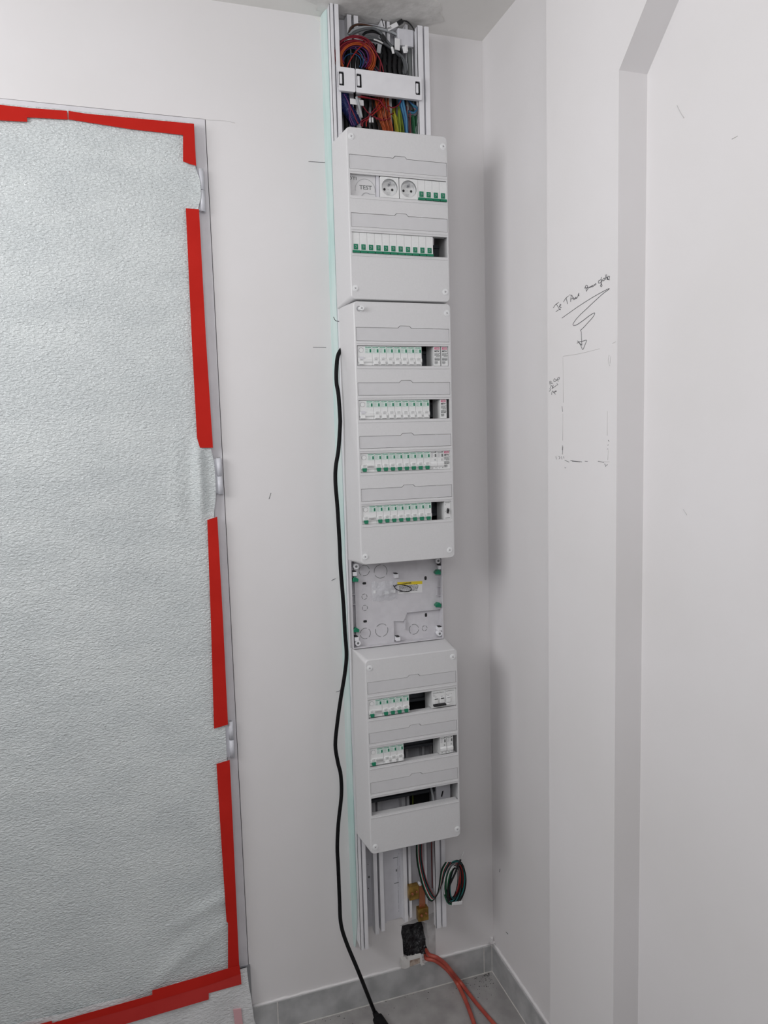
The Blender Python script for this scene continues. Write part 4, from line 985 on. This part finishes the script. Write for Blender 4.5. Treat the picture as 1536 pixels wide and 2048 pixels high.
# ------------------------------------------------------------------ black mains lead
cp = [(690, 690, -.055), (677, 708, -.064), (673, 735, -.072), (673, 765, -.074), (677, 790, -.076), (680, 834, -.078), (680, 852, -.078), (677, 899, -.078), (671.5, 934, -.078), (671, 967, -.078), (675, 1016, -.078), (679, 1084, -.078), (681.5, 1139, -.078),
      (687, 1209, -.078), (690, 1264, -.078), (693, 1310, -.078), (689.5, 1348, -.078), (681.5, 1397, -.078), (674.6, 1446, -.080), (670.7, 1490, -.080), (675.6, 1524, -.080), (681.5, 1550, -.080), (682.8, 1590, -.080), (676.8, 1646, -.080), (674.6, 1695, -.080), (676.5, 1735, -.080), (679, 1797, -.080)]
pts = [oy(*c) for c in cp]
end = oz(749, 2024, .030); q0 = pts[-1]
for k, (a, b) in enumerate(((681.5, 1845), (692, 1883), (718, 1946))):
    yy = -.080-(.012, .024, .045)[k]; pts.append(oy(a, b, yy))
pts.append(end)
PL = thing('mains_lead', tuple(pts[0]), 'long black mains lead hanging beside the enclosures down to the floor', 'cable')
MB().tube(pts, .0048, 12, 5).build('cord', 'blackcord', PL)
pe = oz(759, 2043, .020); pf = oz(778, 2075, .020)
MB().tube([end, end.lerp(pe, .6)], .0062, 14, 1, r_end=.0095).build('strain_relief', 'blackcord', PL)
bev(MB().tube([end.lerp(pe, .5), pe, pf], .0135, 12, 1, r_end=.017).build('plug', 'blackcord', PL), .002)

# ------------------------------------------------------------------ orange-red conduits from the hole
h0 = oy(848, 1905, .028)
c1 = [h0, oy(853, 1917, -.006), oy(868, 1920, -.020), oy(885, 1931, -.026), oy(900, 1946, -.030), oz(915, 1968, .008), oz(932, 2003, .0062), oz(948, 2047, .0062), oz(955, 2075, .0062)]
c2 = [h0+Vector((.004, 0, .014)), oy(858, 1909, -.010), oy(874, 1915, -.026), oy(890, 1927, -.030), oy(905, 1945, -.034), oz(922, 1966, .0100), oz(950, 2003, .0062), oz(990, 2050, .0062), oz(1010, 2075, .0062)]
tag(MB().tube(c1, .0056, 12, 6).build('red_conduit', 'conduit'), 'orange-red conduit from the wall hole, left branch on the floor', 'conduit', 'orange-red conduits')
tag(MB().tube(c2, .0052, 12, 6).build('red_conduit', 'conduit'), 'orange-red conduit from the wall hole, right branch on the floor', 'conduit', 'orange-red conduits')

# ------------------------------------------------------------------ pencil marks on the walls
PXP = -.0572
pier = bpy.data.objects['wall_pier']; wr = bpy.data.objects['wall_right']
def strokes(name, lst, proj, matn, parent, r, label):
    m = MB()
    for s in lst:
        m.tube([proj(a, b) for a, b in s], r, 5, 3)
    return tag(m.build(name, matn, parent), label)
k_ = 130/1536
T = lambda a, b: ox(1100+a*k_, 540+b*k_, PXP)
writing = [[(80, 895), (130, 820), (205, 765)], [(150, 800), (225, 930), (250, 940)], [(140, 985), (190, 950), (250, 920)], [(215, 870), (245, 850), (260, 815), (235, 820), (225, 860), (245, 890), (270, 880)],
           [(320, 755), (370, 670), (440, 610)], [(380, 660), (400, 730), (412, 800)], [(470, 580), (478, 605)], [(488, 750), (495, 660), (510, 590), (535, 640), (550, 705)], [(495, 690), (550, 660)], [(560, 650), (570, 700), (590, 660), (600, 690), (610, 640), (625, 680), (640, 640), (650, 650)],
           [(650, 630), (675, 590), (683, 548), (665, 580), (665, 610), (690, 600)],
           [(820, 435), (850, 365), (880, 370), (890, 400), (860, 430), (905, 420), (880, 470), (855, 490)], [(840, 400), (865, 510)], [(905, 430), (930, 400), (935, 425), (960, 385), (960, 410), (985, 370), (990, 410), (1010, 360), (1020, 390), (1050, 340), (1060, 365), (1080, 315), (1090, 345)],
           [(1215, 165), (1200, 230), (1150, 255), (1150, 310), (1200, 290), (1230, 220), (1215, 330), (1190, 370), (1215, 395), (1230, 360), (1200, 320)], [(1255, 220), (1250, 255), (1285, 240), (1290, 190), (1260, 205)],
           [(1310, 110), (1320, 230)], [(1335, 105), (1350, 225)], [(1320, 190), (1350, 160), (1360, 230), (1400, 200), (1405, 150), (1370, 160), (1370, 225), (1410, 230)]]
strokes('pencil_writing', writing, T, 'pencil', pier, .0006, "handwritten words Je T'Aime beau gosse")
strokes('pencil_arrow', [[(285, 1135), (400, 1050), (700, 840), (1000, 650), (1230, 520), (1390, 440), (1380, 465), (1250, 560), (1050, 740), (850, 930), (700, 1070), (590, 1200), (545, 1280), (560, 1310), (640, 1290), (800, 1180), (930, 1080), (1040, 1015), (1055, 1040), (1000, 1130), (900, 1240), (800, 1350), (720, 1425)],
                         [(720, 1425), (738, 1470), (745, 1600), (755, 1780)], [(650, 1675), (700, 1730), (755, 1780)], [(640, 1730), (690, 1700), (780, 1680), (865, 1660), (825, 1770), (775, 1880), (730, 1790), (670, 1690)]],
        T, 'pencil', pier, .0006, 'looping pencil arrow pointing down')
T2 = lambda a, b: ox(1080+a*60/1536, 740+b*60/1536, PXP)
strokes('pencil_note', [[(490, 600), (525, 790)], [(490, 600), (540, 570), (580, 620), (530, 660), (600, 700), (660, 660)], [(790, 500), (750, 440), (710, 500), (715, 590), (780, 590), (830, 500), (860, 540), (880, 480), (940, 590)], [(880, 480), (920, 400), (990, 370), (980, 470), (920, 470)],
                        [(545, 940), (560, 840), (610, 800), (640, 920), (600, 970)], [(680, 770), (650, 930), (740, 850), (780, 850), (820, 790), (910, 750), (860, 690)], [(490, 950), (540, 1020), (470, 1095)], [(600, 1270), (605, 1180), (640, 1080), (690, 1110), (690, 1170), (740, 1120), (790, 1070), (850, 1080), (800, 1110), (720, 1160), (800, 1245)]],
        T2, 'pencil', pier, .0005, 'three tiny lines of pencil notes')
T3 = lambda a, b: ox(1060+a*240/983, 500+b*500/2048, PXP)
strokes('pencil_outline', [[(270, 870), (400, 850), (570, 808)], [(675, 765), (705, 750)], [(270, 880), (272, 1250)], [(648, 860), (640, 910), (655, 950)], [(660, 870), (655, 930)], [(270, 1340), (268, 1560)], [(635, 1320), (632, 1520)], [(640, 1640), (638, 1720)], [(650, 1735), (600, 1735)]],
        T3, 'pencillight', pier, .0004, 'faint pencil outline of a rectangle')
strokes('pencil_ticks', [[(262, 1280), (268, 1325)], [(266, 1600), (264, 1640)], [(270, 1610), (266, 1675)], [(212, 1690), (216, 1715)], [(235, 1690), (245, 1700), (238, 1712)], [(258, 1690), (262, 1715)], [(275, 1690), (278, 1708)], [(285, 1722), (320, 1738)], [(332, 1725), (425, 1736)], [(345, 1730), (410, 1736)], [(450, 1730), (472, 1732)], [(284, 1782), (294, 1785)],
                         [(557, 1730), (605, 1740)], [(612, 1750), (622, 1775)], [(625, 1765), (635, 1758)], [(640, 1558), (648, 1568)], [(636, 1600), (642, 1595)], [(634, 1628), (640, 1632)]],
        T3, 'pencil', pier, .00045, 'darker pencil dashes at the corners of the outline')
T0 = lambda a, b: ox(a, b, -.0003)
strokes('scuff_mark', [[(1354, 211), (1361, 225), (1368, 236)], [(1464, 278), (1475, 272)], [(1234, 849), (1238, 838)], [(1366, 1018), (1374, 1030)]], T0, 'pencillight', wr, .0006, 'short grey scuffs')
strokes('pencil_ticks', [[(1000, 1738), (999, 1744)], [(1012, 1864), (1016, 1868)]], T0, 'pencil', wr, .0008, 'tiny dark nicks low on the wall')
TB = lambda a, b: oy(a, b, -.0003)
strokes('level_mark', [[(617, 323), (650, 325)], [(626, 694.5), (652, 695)], [(538, 998), (542, 986)], [(663, 1161), (671, 1157)], [(672, 1384), (682, 1381)]], TB, 'pencil', wall_back, .0006, 'short pencil level marks beside the trunking')
wire([oy(667, 634, -.059), oy(671, 641, -.062), oy(678, 643, -.060)], .0008, 'wblack', 'tiny black wire end poking out between the top two enclosures')
# hairline crack in the paint above the door frame
m = MB(); m.tube([TB(a, b) for a, b in ((355, 234), (380, 236), (409, 239), (420, 240), (452, 242), (470, 246))], .0004, 5, 3); m.build('hairline_crack', 'pencillight', wall_back)
